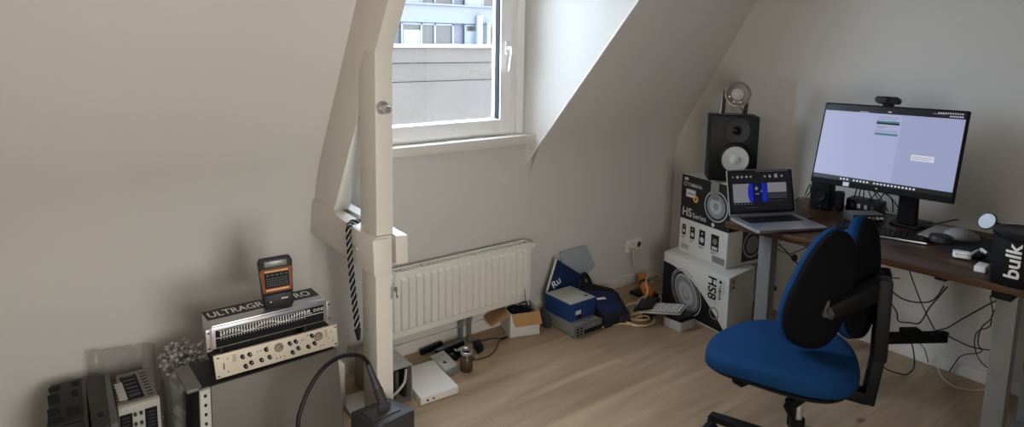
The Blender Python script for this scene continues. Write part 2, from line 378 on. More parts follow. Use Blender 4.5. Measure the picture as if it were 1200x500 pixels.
# small steel eye on the plank, bolt on the post
c = at(418.6, 291, 'x', 1.022); m = MB(); m.cyl(c+V((.004, 0, 0)), c+V((-.008, 0, 0)), .007, n=12); m.build('screw_cap', CHROME, t)
c = at(447.5, 126, 'y', 2.118)
bolt = thing('bolt', 'chrome coat knob bolted to front of white timber post', 'bolt', c)
m = MB(); m.cyl(c, c+V((0, -.006, 0)), .024, n=24); m.build('washer', CHROME, bolt)
m = MB(); m.cyl(c+V((0, -.006, 0)), c+V((0, -.03, -.002)), .011, n=16); m.cyl(c+V((0, -.024, -.002)), c+V((.002, -.045, -.004)), .017, .014, n=6); m.build('nut', CHROME, bolt)

# braided black and white strap over the plank
def braid(pts, r, name):
    P = spline([V(p) for p in pts], 14); L = [0]
    for a, b_ in zip(P, P[1:]): L.append(L[-1]+(b_-a).length)
    mb = MB()
    for ph, mi in ((0, 0), (math.pi, 0), (math.pi/2, 1), (3*math.pi/2, 1)):
        q = []; a = None
        for i, p in enumerate(P):
            d = (P[min(i+1, len(P)-1)]-P[max(i-1, 0)]).normalized()
            a = d.orthogonal().normalized() if a is None else (a-d*a.dot(d)).normalized()
            c_ = d.cross(a); w_ = L[i]*2*math.pi/.055+ph
            r_h = r*(1 if mi == 0 else .93); q.append(p+a*(r_h*math.cos(w_))+c_*(r_h*.8*math.sin(w_)))
        mb.m = mi; mb.tube(q, r*(.80 if mi == 0 else .27), 6, smooth=False)
    return mb
c0 = at(423.5, 259, 'z', .832); c1 = at(413, 262, 'z', .834)
pts = [c0, at(418, 259.5, 'z', .838), c1+V((-.003, 0, .004)), at(408.5, 268, 'x', 1.008), at(409.5, 290, 'x', 1.008), at(412, 320, 'x', 1.006), at(415, 350, 'x', 1.006), at(417.5, 372, 'x', 1.006), at(419, 386, 'x', 1.006)]
st = thing('braided_strap', 'black and white braided strap draped over timber beam, hanging down', 'strap', at(419, 397, 'x', 1.006))
braid(pts, .0068, 'strap').build('braid', [RUBBER, mat('white cord', (200, 198, 190), .8)], st)
e0, e1 = at(419, 385, 'x', 1.006), at(420.3, 398, 'x', 1.006)
MB().cyl(e0, e1, .013, .006, n=12).build('end_tip', RUBBER, st)
# keys hanging at the right of the post
k = thing('key_bunch', 'small bunch of steel keys hanging beside white post above radiator', 'keys', at(462, 348, 'y', 2.09))
m = MB()
y_ = 2.09
for i in range(7): m.lathe([(.0055, -.0012), (.0072, 0), (.0055, .0012), (.004, 0), (.0055, -.0012)], Matrix.Translation(at(462, 319+i*2.6, 'y', y_)) @ Matrix.Rotation(R(90*(i % 2)+20), 4, 'Z') @ Matrix.Rotation(R(90), 4, 'X'), 10)
m.build('chain', CHROME, k)
for (px_, dx, a) in ((460.5, 0, 6), (463.5, .004, -8)):
    p = at(px_, 336, 'y', y_-dx)
    M = Matrix.Translation(p) @ Matrix.Rotation(R(a), 4, 'Y')
    m = MB(M); m.box(-.006, .006, -.001, .001, -.018, 0, .001); m.box(-.0025, .0025, -.001, .001, -.046, -.016, .0006); m.box(.001, .005, -.001, .001, -.044, -.036, .0006)
    m.build('key', CHROME if a > 0 else MGREY, k)

# ------------------------------------------------------------------ RADIATOR
rx0, rx1, ry0, ry1, rz0, rz1 = 1.335, 2.195, 2.60, 2.685, .152, .466
r_ = thing('radiator', 'white ribbed panel radiator fixed under the dormer window', 'radiator', ((rx0+rx1)/2, 2.65, 0))
m = MB(); m.box(rx0, rx1, ry0+.008, ry0+.02, rz0, rz1, .006)
n = 20; pitch = (rx1-rx0-.05)/n
for i in range(n):
    xc = rx0+.025+pitch*(i+.5)
    m.hexa([(xc-.0155, ry0+.009, rz0+.030), (xc+.0155, ry0+.009, rz0+.030), (xc+.0125, ry0-.007, rz0+.042), (xc-.0125, ry0-.007, rz0+.042)],
           [(xc-.0155, ry0+.009, rz1-.020), (xc+.0155, ry0+.009, rz1-.020), (xc+.0125, ry0-.007, rz1-.032), (xc-.0125, ry0-.007, rz1-.032)], .0025)
m.build('front_panel', CREAMRAD, r_)
MB().box(rx0, rx1, ry1-.014, ry1, rz0, rz1, .005).build('rear_panel', CREAMRAD, r_)
m = MB(); m.box(rx0, rx0+.004, ry0+.008, ry1, rz0+.01, rz1-.002, .001); m.build('side_cover', CREAMRAD, r_)
m = MB(); m.box(rx1-.004, rx1, ry0+.008, ry1, rz0+.01, rz1-.002, .001); m.build('side_cover', CREAMRAD, r_)
m = MB()
m.box(rx0, rx1, ry0+.012, ry0+.024, rz1-.004, rz1+.004, .002); m.box(rx0, rx1, ry1-.02, ry1-.006, rz1-.004, rz1+.004, .002)
for i in range(36): m.box(rx0+.03+i*.0225, rx0+.03+i*.0225+.016, ry0+.022, ry1-.018, rz1-.006, rz1-.002, .001)
for i in range(5): m.box(rx0+i*(rx1-rx0-.012)/4, rx0+.012+i*(rx1-rx0-.012)/4, ry0+.02, ry1-.016, rz1-.004, rz1+.003, .001)
m.build('top_grille', CREAMRAD, r_)
m = MB(); m.cyl((rx1, 2.64, rz1-.028), (rx1+.014, 2.64, rz1-.028), .012); m.build('valve_body', CHROME, r_)
m = MB(); m.lathe([(0, 0), (.019, 0), (.021, .004), (.0205, .02), (.017, .034), (.013, .042), (0, .044)], frame((rx1+.014, 2.64, rz1-.028), (0, 1, 0), (0, 0, 1)), 24)
m.build('thermostat_knob', WHITE, r_)
for pxl in (541, 550.5):
    p = at(pxl, 392, 'y', 2.645); m = MB(); m.cyl((p.x, 2.645, .0), (p.x, 2.645, rz0+.004), .0085, n=14); m.cyl((p.x, 2.645, rz0-.035), (p.x, 2.645, rz0-.005), .0145, n=6)
    m.cyl((p.x, 2.645, .001), (p.x, 2.645, .006), .02, n=20); m.build('pipe', MGREY, r_)
for xb in (1.4, 1.95): MB().box(xb, xb+.03, ry1, YB-.001, .25, .42, .003).build('wall_bracket', CREAMRAD, r_)

# wall sockets
def socket(loc, u, label, plugged):
    s_ = thing('wall_socket', label, 'socket', loc)
    M = frame(loc, u, (0, 0, 1)); m = MB(M); m.box(-.075, .075, -.04, .04, 0, .009, .004); m.build('faceplate', WHITE, s_)
    for cx in (-.0365, .0365):
        m = MB(M); m.box(cx-.033, cx+.033, -.033, .033, .009, .013, .003); m.lathe([(.021, .0135), (.019, .0005+.005), (0, .0055)], Matrix.Translation((cx, 0, 0)), 24)
        m.m = 1; m.disc(cx, 0, .019, Matrix.Identity(4), .0140, n=20); m.build('outlet', [WHITE, DGREY], s_)
    return M
sp = at(742.5, 286.5, 'y', YB-.0005)
M = socket(sp, (1, 0, 0), 'white double wall socket above skirting with a cream plug in it', True)
pl = thing('power_plug', 'cream plug with thin cable in the double wall socket', 'plug', M @ V((-.0365, 0, .014)))
m = MB(M); m.lathe([(0, .015), (.018, .015), (.018, .03), (.011, .045), (.006, .055), (0, .056)], Matrix.Translation((-.0365, .002, 0)), 20); m.build('plug_body', CABLEW, pl)
q0 = M @ V((-.0365, -.006, .048))
m = MB(); m.tube([q0, at(742, 298, 'y', 2.665), at(744, 318, 'y', 2.66), at(747, 326, 'z', .006), at(756, 329, 'z', .006), at(766, 330, 'z', .006)], .0032, 8); m.build('cable', CABLEW, pl)

# ------------------------------------------------------------------ LEFT CORNER: stacked audio gear
RACKGREY = mat('rack grey', (92, 91, 88), .4, .35, var=.05); RACKDARK = mat('rack dark', (31, 30, 29), .5, .2, spec=.25)
I4 = Matrix.Identity(4)
# two dark units standing on edge
d1 = thing('rack_unit', 'black rack unit with square vent cutouts, standing on edge in the corner', 'rack unit', (.10, 2.48, 0))
TOPF = lambda x, y, z: frame((x, y, z), (1, 0, 0), (0, 1, 0))
m = MB(); m.hexa([(.035, 2.33, 0), (.135, 2.33, 0), (.150, 2.62, 0), (.066, 2.62, 0)], [(.043, 2.33, .35), (.140, 2.33, .35), (.158, 2.62, .35), (.070, 2.62, .35)], .004)
m.m = 1; M = TOPF(0, 0, .350)
for (a, b_, c, d_) in ((.062, .094, 2.565, 2.60), (.056, .088, 2.47, 2.545), (.128, .148, 2.565, 2.60), (.122, .14, 2.49, 2.535), (.05, .082, 2.395, 2.445), (.098, .136, 2.36, 2.42), (.052, .088, 2.345, 2.375)):
    m.prism([(a, c), (b_, c), (b_, d_), (a, d_)], -.0002, .0006, M)
m.build('housing', [RACKDARK, SOOT], d1)
m = MB(); m.box(.05, .14, 2.318, 2.331, .02, .345, .003); m.build('front_panel', RACKDARK, d1)
d2 = thing('rack_unit', 'plain black rack unit on edge with grey side strip, beside tape deck', 'rack unit', (.2, 2.45, 0))
m = MB(); m.hexa([(.150, 2.23, 0), (.2, 2.23, 0), (.222, 2.6, 0), (.168, 2.6, 0)], [(.152, 2.23, .35), (.2, 2.23, .352), (.222, 2.6, .352), (.168, 2.6, .35)], .004)
m.m = 1; m.prism([(.175, 2.3), (.19, 2.3), (.19, 2.33), (.175, 2.33)], -.0004, .0005, TOPF(0, 0, .352)); m.build('housing', [mat('rack black', (34, 33, 32), .5), SOOT], d2)
m = MB(); m.hexa([(.2005, 2.24, 0), (.222, 2.24, 0), (.240, 2.6, 0), (.2225, 2.6, 0)], [(.2005, 2.24, .348), (.222, 2.24, .348), (.240, 2.6, .348), (.2225, 2.6, .348)], .002); m.build('side_strip', RACKGREY, d2)
m = MB(); m.box(.155, .22, 2.222, 2.231, .05, .335, .002); m.build('front_panel', LGREY, d2)
# grey tape deck
DECK = mat('deck grey', (116, 114, 108), .5, .1)
td = thing('tape_deck', 'grey tape deck with vent slots on top and two dark meters, near bubble wrap', 'tape deck', (.29, 2.45, 0))
m = MB(); m.hexa([(.231, 2.34, 0), (.35, 2.34, 0), (.372, 2.575, 0), (.252, 2.575, 0)], [(.231, 2.34, .345), (.348, 2.34, .345), (.368, 2.575, .345), (.256, 2.575, .345)], .004)
M = frame((.229, 2.34, .3452), (1, 0, 0), (.02, .235, 0))
m.m = 1; m.prism([(.035, .025), (.085, .025), (.085, .21), (.035, .21)], -.0003, .0006, M)
for k_ in range(8): m.prism([(.006, .03+k_*.024), (.026, .03+k_*.024), (.026, .036+k_*.024), (.006, .036+k_*.024)], -.0002, .0006, M); m.prism([(.095, .03+k_*.024), (.113, .03+k_*.024), (.113, .036+k_*.024), (.095, .036+k_*.024)], -.0002, .0006, M)
m.build('housing', [DECK, SOOT], td)
m = MB(); m.box(.242, .266, 2.375, 2.505, .3455, .349, .001); m.build('label_plate', LGREY, td)
for k_ in range(6): MB().box(.272, .306, 2.385+k_*.03, (2.40 if k_ == 0 else 2.393+k_*.03), .3455, .349, .0008).build('louvre', DGREY, td)
m = MB(); m.box(.231, .352, 2.318, 2.342, .03, .350, .005); m.build('front_panel', LGREY, td)
for a in (.233, .305):
    m = MB(); m.box(a, a+.036, 2.3135, 2.319, .20, .325, .002); m.m = 1
    for q in range(9): m.box(a+.008, a+.028, 2.3128, 2.3136, .215+q*.012, .218+q*.012, 0)
    m.build('meter_window', [SOOT, DGREY], td)
for i in range(4):
    for xk in (.277, .294):
        m = MB(); m.cyl((xk, 2.319, .318-i*.034), (xk, 2.308, .318-i*.034), .0055, .005, n=14); m.build('knob', DGREY, td)
# bubble wrap roll and film
BUB = glassy('bubble wrap', (228, 228, 226), .12, .25, .30, (226, 226, 222), 26)
bw = thing('bubble_wrap_roll', 'crumpled clear bubble wrap roll standing between tape deck and rack cabinet', 'bubble wrap', (.45, 2.52, 0))
m = MB(); P = []; n = 150; turns = 4.2
for i in range(n+1):
    t_ = i/n; a = t_*turns*2*math.pi; rr = (.03+.095*t_)
    P.append((.455+rr*.60*math.cos(a)*(1+.07*math.sin(a*5)), 2.475+rr*.98*math.sin(a)*(1+.06*math.sin(a*7+1)), .405+.012*math.sin(a*6.3)+.01*math.sin(a*11)))
vs_ = []; 
for (x, y, z) in P: vs_ += [(x, y, 0.0), (x, y, z*.6), (x, y, z)]
m.add(vs_, [[i*3+j, i*3+3+j, i*3+4+j, i*3+1+j] for i in range(n) for j in (0, 1)])
m.build('roll', BUB, bw)
m = MB()
for i in range(0, n, 1):
    x, y, z = P[i]
    if i % 2 == 0:
        for zz in (z+.002, z-.03): m.ball((x+random.uniform(-.004, .004), y+random.uniform(-.004, .004), zz), (.008, .008, .006), 8)
m.build('bubbles', BUB, bw)
core = MB(); core.lathe([(.0, .36), (.088, .36), (.098, .35), (.098, .002), (0, .001)], Matrix.Translation((.455, 2.475, 0)) @ Matrix.Diagonal((.66, 1.1, 1, 1)), 32); core.build('inner_bundle', mat('grey film', (134, 132, 128), .35, var=.15, scale=30), bw)
m = MB(); nx, nz = 26, 14; vs_ = []
for j in range(nz+1):
    for i in range(nx+1):
        u_, v_ = i/nx, j/nz
        vs_.append((.18+u_*.22, 2.69-.03*(1-v_)+.008*math.sin(u_*19+v_*5)+.005*math.sin(u_*41-v_*17), .02+v_*(.395+.003*math.sin(u_*23))-.03*u_*v_))
m.add(vs_, [[j*(nx+1)+i, j*(nx+1)+i+1, (j+1)*(nx+1)+i+1, (j+1)*(nx+1)+i] for j in range(nz) for i in range(nx)])
tag(m.build('plastic_film', glassy('clear film', (232, 232, 230), .07, .3, .07, (180, 180, 176), 30)), 'clear crumpled plastic film leaning on the wall behind the dark rack units', 'plastic film')
# rack cabinet with leaning front
rc = thing('rack_cabinet', 'tall grey steel cabinet under the cream rack unit, perforated rail on its left', 'cabinet', (.65, 2.3, 0))
m = MB(); m.hexa([(.41, 2.04, 0), (.885, 2.04, 0), (.885, 2.32, 0), (.41, 2.32, 0)], [(.435, 2.135, .435), (.888, 2.135, .440), (.888, 2.32, .440), (.435, 2.32, .435)], .005); m.build('housing', RACKDARK, rc)
m = MB(); m.hexa([(.442, 2.030, 0), (.888, 2.030, 0), (.888, 2.039, 0), (.442, 2.039, 0)], [(.467, 2.125, .436), (.891, 2.125, .441), (.891, 2.134, .441), (.467, 2.134, .436)], .003); m.build('front_panel', mat('cabinet front', (92, 87, 80), .5, .15, var=.05, scale=3), rc)
m = MB(); m.hexa([(.405, 2.026, 0), (.440, 2.026, 0), (.440, 2.042, 0), (.405, 2.042, 0)], [(.433, 2.121, .432), (.465, 2.121, .434), (.465, 2.137, .434), (.433, 2.137, .432)], .002)
m.m = 1
for i in range(14):
    z = .415-i*.028; s_ = z/.434; xc = .4225*(1-s_)+.449*s_; y = 2.0255*(1-s_)+2.1205*s_
    m.box(xc-.004, xc+.004, y-.0006, y+.001, z-.005, z+.005, 0)
m.build('rack_rail', [LGREY, SOOT], rc)
m = MB(); m.box(.40, .445, 2.14, 2.325, .425, .4365, .003); m.build('lid_edge', MGREY, rc)
# cream rack unit
cu = thing('preamp', 'cream two row rack preamp with black knobs and two round dials, topmost on grey cabinet', 'preamp', (.69, 2.25, .441))
m = MB(); m.box(.505, .885, 2.158, 2.33, .445, .514, .003); m.build('housing', BLACK, cu)
m = MB(); m.hexa([(.490, 2.146, .4435), (.904, 2.146, .4435), (.904, 2.157, .4435), (.490, 2.157, .4435)], [(.484, 2.149, .523), (.901, 2.149, .521), (.901, 2.159, .521), (.484, 2.159, .523)], .0015)
FP = frame((.490, 2.1458, .4435), (1, 0, 0), (-.004, .003, .078)); LW_, LH_ = .412, .078
m.m = 1
def fx(px_, py_):   # fractions of the face from the close look (u right, v up)
    return px_*LW_, py_*LH_
for u, v in ((.018, .1), (.018, .9), (.982, .1), (.982, .9)): m.rect(u*LW_-.004, u*LW_+.004, v*LH_-.002, v*LH_+.002, FP, .0008)
for u in (.1, .125, .15):
    pass
for k_ in range(5): m.rect(.125*LW_, .155*LW_, (.58+.07*k_)*LH_, (.60+.07*k_)*LH_, FP, .0008); m.rect(.885*LW_, .91*LW_, (.58+.07*k_)*LH_, (.60+.07*k_)*LH_, FP, .0008)
for u, v in ((.09, .78), (.09, .22), (.32, .72), (.345, .74), (.40, .82), (.47, .2), (.50, .2), (.535, .2), (.68, .70), (.70, .70), (.735, .85), (.845, .2), (.87, .2), (.92, .45), (.945, .72), (.955, .3)): m.disc(u*LW_, v*LH_, .0022, FP, .0008, n=12)
for u in (.055, .06): m.rect(u*LW_, (u+.004)*LW_, .35*LH_, .62*LH_, FP, .0008)
m.build('faceplate', [CREAM, INK], cu)
for u, v in ((.20, .70), (.255, .72), (.385, .74), (.22, .25), (.265, .34), (.345, .33), (.41, .36), (.60, .28), (.65, .40), (.58, .72), (.63, .74), (.735, .34), (.79, .42), (.77, .80)):
    m = MB(FP); m.cyl((u*LW_, v*LH_, 0), (u*LW_, v*LH_, .013), .0068, .0056, n=18); m.m = 1; m.box(u*LW_-.0006, u*LW_+.0006, v*LH_, v*LH_+.005, .0128, .0136, 0); m.build('knob', [BLACK, WHITE], cu)
for u, v in ((.49, .66), (.83, .68)):
    m = MB(FP); m.lathe([(.0155, 0), (.0155, .004), (.0135, .007), (.012, .004), (0, .004)], Matrix.Translation((u*LW_, v*LH_, 0)), 28); m.m = 1; m.poly([(u*LW_-.001, v*LH_-.004, .0052), (u*LW_+.009, v*LH_+.003, .0052), (u*LW_+.006, v*LH_+.006, .0052)]); m.m = 2; m.disc(u*LW_, v*LH_, .0115, I4, .0046)
    m.build('round_dial', [SILVER, INK, mat('dial face', (150, 138, 112), .3)], cu)
# graphic equaliser
eq = thing('graphic_equalizer', 'silver and black slider equalizer with white top lettering, behind cream preamp', 'equalizer', (.65, 2.22, .522))
ex0, ex1, ey, ez0, ez1 = .474, .852, 2.115, .562, .625
m = MB(); m.box(ex0+.004, ex1-.004, ey+.008, ey+.138, ez0-.004, ez1+.012, .004)
M = frame((ex0, ey+.008, ez1+.0125), (1, 0, 0), (0, 1, 0)); W_ = ex1-ex0
m.m = 1; m.prism([(.004, .050), (W_-.004, .050), (W_-.004, .128), (.004, .128)], -.0005, .0005, M)
m.m = 2; m.text('ULTRAGRAPH PRO', M, .062, .014, .066, .0012, .014, wid=W_-.04)
m.build('housing', [SILVER, INK, WHITE], eq)
m = MB(); m.box(ex0, ex1, ey, ey+.010, ez0, ez1+.008, .002)
FE = frame((ex0, ey-.0004, ez0), (1, 0, 0), (0, 0, 1)); H_ = ez1-ez0+.008
m.m = 1; m.rect(.012, W_-.012, .003, H_-.010, FE, .0003)
m.m = 2
m.rect(.012, W_-.012, H_*.47, H_*.51, FE, .0008); m.rect(.02, W_*.79, H_-.014, H_-.0125, FE, .0008)
for i in range(31):
    u = .026+i*(W_*.74)/31; m.rect(u, u+.0042, H_*.55, H_*.82, FE, .0008)
for i in range(31):
    u = .026+i*(W_*.74)/31; m.rect(u+.0008, u+.003, H_*.38, H_*.45, FE, .0008)
m.rect(W_*.80, W_*.86, H_*.56, H_*.60, FE, .0008); m.rect(W_*.81, W_*.84, H_*.64, H_*.78, FE, .0008)
for i in range(3): m.disc(W_*(.885+.034*i), H_*.68, .0055, FE, .0008, r2=.003, n=18)
m.build('faceplate', [SILVER, SOOT, INKL], eq)
for i in range(31):
    u = .026+i*(W_*.74)/31; v = H_*(.60+.1*math.sin(i*.5)); m = MB(FE); m.box(u-.0005, u+.0047, v, v+.005, .001, .006, .0006); m.build('slider', WHITE, eq)
for s_, x in ((0, ex0-.016), (1, ex1-.001)):
    m = MB(); m.box(x, x+.016+.001*s_, ey-.001, ey+.004, ez0-.004, ez1+.006, .001); m.m = 1
    for z in (ez0+.006, ez1-.006): m.box(x+.004, x+.012, ey-.0016, ey-.0006, z-.002, z+.002, 0)
    m.build('rack_ear', [SILVER, SOOT], eq)
for x in (ex0+.04, ex1-.06):
    for y in (2.165, 2.225):
        m = MB(); m.cyl((x, y, .5142), (x, y, ez0-.003), .012, n=16); m.build('foot', RUBBER, eq)
# label printer standing on it
lpz = ez1+.0128
lp = thing('label_printer', 'black and orange handheld label printer standing on top of the equalizer', 'label printer', (.70, 2.15, lpz))
T = Matrix.Translation((.702, 2.165, lpz)) @ Matrix.Rotation(R(-10), 4, 'Z') @ Matrix.Rotation(R(-7), 4, 'X') @ Matrix.Rotation(R(-2), 4, 'Y')
def rr2(x0, x1, y0, y1, r, n=5):
    out = []
    for cx, cy, a0 in ((x1-r, y0+r, -90), (x1-r, y1-r, 0), (x0+r, y1-r, 90), (x0+r, y0+r, 180)):
        out += [(cx+r*math.cos(R(a0+90*k/n)), cy+r*math.sin(R(a0+90*k/n))) for k in range(n+1)]
    return out
FT = T @ frame((0, -.018, 0), (1, 0, 0), (0, 0, 1))
m = MB(FT); m.prism([(-.046, .002), (.046, .002), (.05, .05), (.053, .12), (.055, .152), (.048, .166), (-.048, .166), (-.055, .152), (-.053, .12), (-.05, .05)], -.036, .0, bev=.004); m.build('body', BLACK, lp)
m = MB(FT); m.prism([(-.047, .052), (.047, .052), (.0535, .126), (.047, .133), (-.047, .133), (-.0535, .126)], -.004, .004, bev=.002)
m.m = 1; m.rect(-.037, .037, .058, .064, I4, .0046); m.m = 2; m.rect(-.038, .038, .121, .126, I4, .0046)
m.build('keypad_bezel', [ORANGE, mat('pale orange', (222, 168, 108), .5), mat('pale orange', (222, 168, 108), .5)], lp)
m = MB(FT); m.box(-.039, .039, .068, .118, .003, .0055, .001); m.m = 1
for r0 in range(4):
    for c_ in range(9): m.rect(-.034+c_*.0078, -.0285+c_*.0078, .073+r0*.008, .078+r0*.008, I4, .006)
for c_ in range(5): m.rect(-.034+c_*.015, -.024+c_*.015, .108, .114, I4, .006)
m.build('keypad', [SOOT, DGREY], lp)
m = MB(FT); m.box(-.036, .036, .139, .157, -.002, .0012, .001); m.build('display', mat('lcd grey', (118, 120, 112), .25), lp)
m = MB(FT); m.box(-.047, .047, 0, .047, -.03, .008, .006); m.m = 1; m.disc(-.026, .022, .003, I4, .0085, n=14); m.rect(.008, .03, .026, .031, I4, .0086); m.build('base', [BLACK, LGREY], lp)

# black equipment box with handle plate and jack lead, in front of the post
bx = thing('equipment_box', 'dark grey box with handle plate in front of the white post, cable standing in it', 'equipment box', (.98, 1.95, 0))
BXM = mat('box grey', (50, 50, 50), .55, var=.06)
ca, cb, cc, cdn = V((.889, 2.022, .25)), V((1.043, 2.028, .25)), V((1.080, 1.90, .25)), V((.925, 1.882, .25))
m = MB(); dn = V((0, 0, -.25)); m.hexa([p+dn for p in (cdn, cc, cb, ca)], [cdn, cc, cb, ca], .010); m.build('housing', BXM, bx)
ct = (ca+cb+cc+cdn)/4; ux = (cb-ca).normalized()
M = frame(ct+V((0, 0, 0)), ux, (0, 0, 1)).copy(); M = frame(ct, ux, V((0, 0, 1)).cross(ux))
m = MB(M); m.prism(rr2(-.062, .05, -.038, .030, .006), .0, .005, bev=.001)
m.prism([(-.022, -.012), (.024, -.012), (.014, .012), (-.012, .012)], .004, .034, bev=.003)
m.build('handle_plate', mat('plate grey', (64, 63, 62), .5), bx)
m = MB(M); m.m = 0; m.prism([(.026, .004), (.036, .004), (.036, .026), (.026, .026)], .004, .0062); m.build('slot', SOOT, bx)
for e in (ca, cb, cc, cdn):
    pass
m = MB(); m.hexa([cdn+dn*.98+V((-.003, -.004, 0)), cdn+dn*.98+V((.012, -.003, 0)), cdn+dn*.98+V((.01, .01, 0)), cdn+dn*.98+V((-.003, .01, 0))], [cdn+V((-.003, -.004, -.004)), cdn+V((.012, -.003, -.004)), cdn+V((.01, .01, -.004)), cdn+V((-.003, .01, -.004))], .003); m.build('corner_guard', DGREY, bx)
sp_ = M @ V((0, 0, .03))
ld = thing('audio_cable', 'thick black audio cable arching into dark grey equipment box', 'cable', sp_)
top = at(430.5, 424, 'y', 1.985)
d_ = (top-sp_).normalized()
m = MB(); m.cyl(sp_, sp_+d_*.055, .0175, .0165, n=24); m.cyl(sp_+d_*.055, sp_+d_*.062, .0145, n=24); m.build('collar', mat('collar grey', (60, 58, 56), .5), ld)
m = MB(); m.cyl(sp_+d_*.062, sp_+d_*.115, .0150, .0115, n=24); m.cyl(sp_+d_*.115, sp_+d_*.155, .0115, .0095, n=24); m.build('connector', mat('gunmetal', (96, 98, 106), .3, .7), ld)
m = MB(); m.tube([sp_+d_*.15, top, at(424, 417.5, 'y', 1.97), at(412, 415.5, 'y', 1.95), at(396, 419, 'y', 1.92), at(378, 432, 'y', 1.89), at(362, 456, 'y', 1.87), at(352, 482, 'y', 1.85), at(349, 505, 'y', 1.84), V((.62, 1.80, .12)), V((.64, 1.74, .006)), V((.8, 1.6, .006)), V((1.0, 1.66, .006))], .0068, 12); m.build('lead', RUBBER, ld)

# open grey case behind the post
oc = thing('open_case', 'grey metal case with open front and cables inside, right of the white post', 'case', (1.24, 2.45, 0))
cm_ = mat('case beige grey', (138, 132, 122), .5, .1)
cx0, cx1, cy0, cy1, cz = 1.170, 1.308, 2.325, 2.60, .17
m = MB(); m.box(cx0, cx1, cy0, cy1, cz-.005, cz, .0015); m.box(cx0, cx0+.005, cy0, cy1, 0, cz-.004, .001); m.box(cx1-.005, cx1, cy0, cy1, 0, cz-.004, .001); m.box(cx0, cx1, cy0, cy1, 0, .005, .001); m.box(cx0, cx1, cy1-.005, cy1, 0, cz, .001); m.build('shell', cm_, oc)
m = MB(); m.box(cx0+.01, cx1-.01, cy0+.12, cy0+.125, .006, cz-.006, 0); m.build('inner_plate', SOOT, oc)
for x, w_ in ((1.205, .012), (1.24, .014), (1.275, .016)):
    m = MB(); m.box(x, x+w_, cy0+.02, cy0+.11, .02, .145, .002); m.build('card', [DGREY, SOOT, RACKGREY][int(w_*1000) % 3], oc)
m = MB(); m.tube([(1.215, cy0+.004, .055), (1.24, cy0-.008, .08), (1.268, cy0-.004, .105), (1.285, cy0+.012, .15)], .006, 8); m.build('ribbon_cable', LGREY, oc)
# flat white slab on the floor, boards behind the cabinet
m = MB(); m.hexa([(1.318, 2.272, 0), (1.503, 2.262, 0), (1.540, 2.535, 0), (1.355, 2.545, 0)], [(1.318, 2.272, .034), (1.503, 2.262, .034), (1.540, 2.535, .034), (1.355, 2.545, .034)], .005)
for u, v in ((1.35, .017), (1.38, .017)): m.m = 1; m.box(u-.004, u+.004, 2.2655, 2.272, v-.003, v+.003, 0)
tag(m.build('flat_panel', [PAINT, SOOT]), 'white square panel lying flat on floor right of the open grey case', 'panel')
m = MB(); m.hexa([(1.03, 2.30, 0), (1.17, 2.225, 0), (1.168, 2.49, 0), (1.06, 2.515, 0)], [(1.03, 2.30, .012), (1.17, 2.225, .012), (1.168, 2.49, .012), (1.06, 2.515, .012)], .003)
TB = m
b4 = [(.985, 2.30), (1.029, 2.28), (1.029, 2.50), (1.0, 2.515)]
m = MB(); m.hexa([(x, y, 0) for x, y in ((.93, 2.25), (1.028, 2.25), (1.028, 2.505), (.93, 2.505))], [(x, y, .016) for x, y in ((.93, 2.25), (1.028, 2.25), (1.028, 2.505), (.93, 2.505))], .003)
m = MB(); m.hexa([(x, y, 0) for x, y in ((1.03, 2.24), (1.165, 2.24), (1.165, 2.505), (1.06, 2.515))], [(x, y, .016) for x, y in ((1.03, 2.24), (1.165, 2.24), (1.165, 2.505), (1.06, 2.515))], .003)
tag(m.build('board', mat('beige board', (186, 178, 164), .55)), 'beige board lying flat on floor behind the grey cabinet and white post', 'board')
m = MB(); m.hexa([(1.035, 2.45, .0), (1.058, 2.445, .0), (1.058, 2.60, .0), (1.035, 2.60, .0)], [(1.03, 2.45, .198), (1.058, 2.445, .196), (1.058, 2.60, .196), (1.03, 2.60, .198)], .003)
tag(m.build('upright_panel', PAINT), 'narrow white panel standing upright between grey cabinet and white post', 'panel')
# ------------------------------------------------------------------ FLOOR CLUTTER UNDER AND BESIDE THE RADIATOR
def quadbox(mb, pts, z0, z1, bev=.003):
    mb.hexa([(x, y, z0) for x, y in pts], [(x, y, z1) for x, y in pts], bev); return mb
# flat grey drive
fd = thing('network_switch', 'flat pale grey device with small dark badge, on floor before the glass jar', 'device', (1.57, 2.49, 0))
Q = [(1.540, 2.40), (1.616, 2.425), (1.638, 2.592), (1.548, 2.575)]
m = quadbox(MB(), Q, .004, .024, .004); m.build('base', mat('drive grey', (120, 122, 124), .45), fd)
Q2 = [(1.532, 2.41), (1.608, 2.432), (1.628, 2.585), (1.541, 2.572)]
m = quadbox(MB(), Q2, .024, .036, .004); M = frame((1.525, 2.41, .0362), (1, .02, 0), (.02, 1, 0)); m.m = 1; m.prism(rr2(.035, .05, .055, .075, .004), 0, .0006, M); m.m = 2; m.rect(.02, .03, .12, .125, M); m.rect(.05, .085, .13, .133, M)
m.build('lid', [LGREY, SOOT, MGREY], fd)
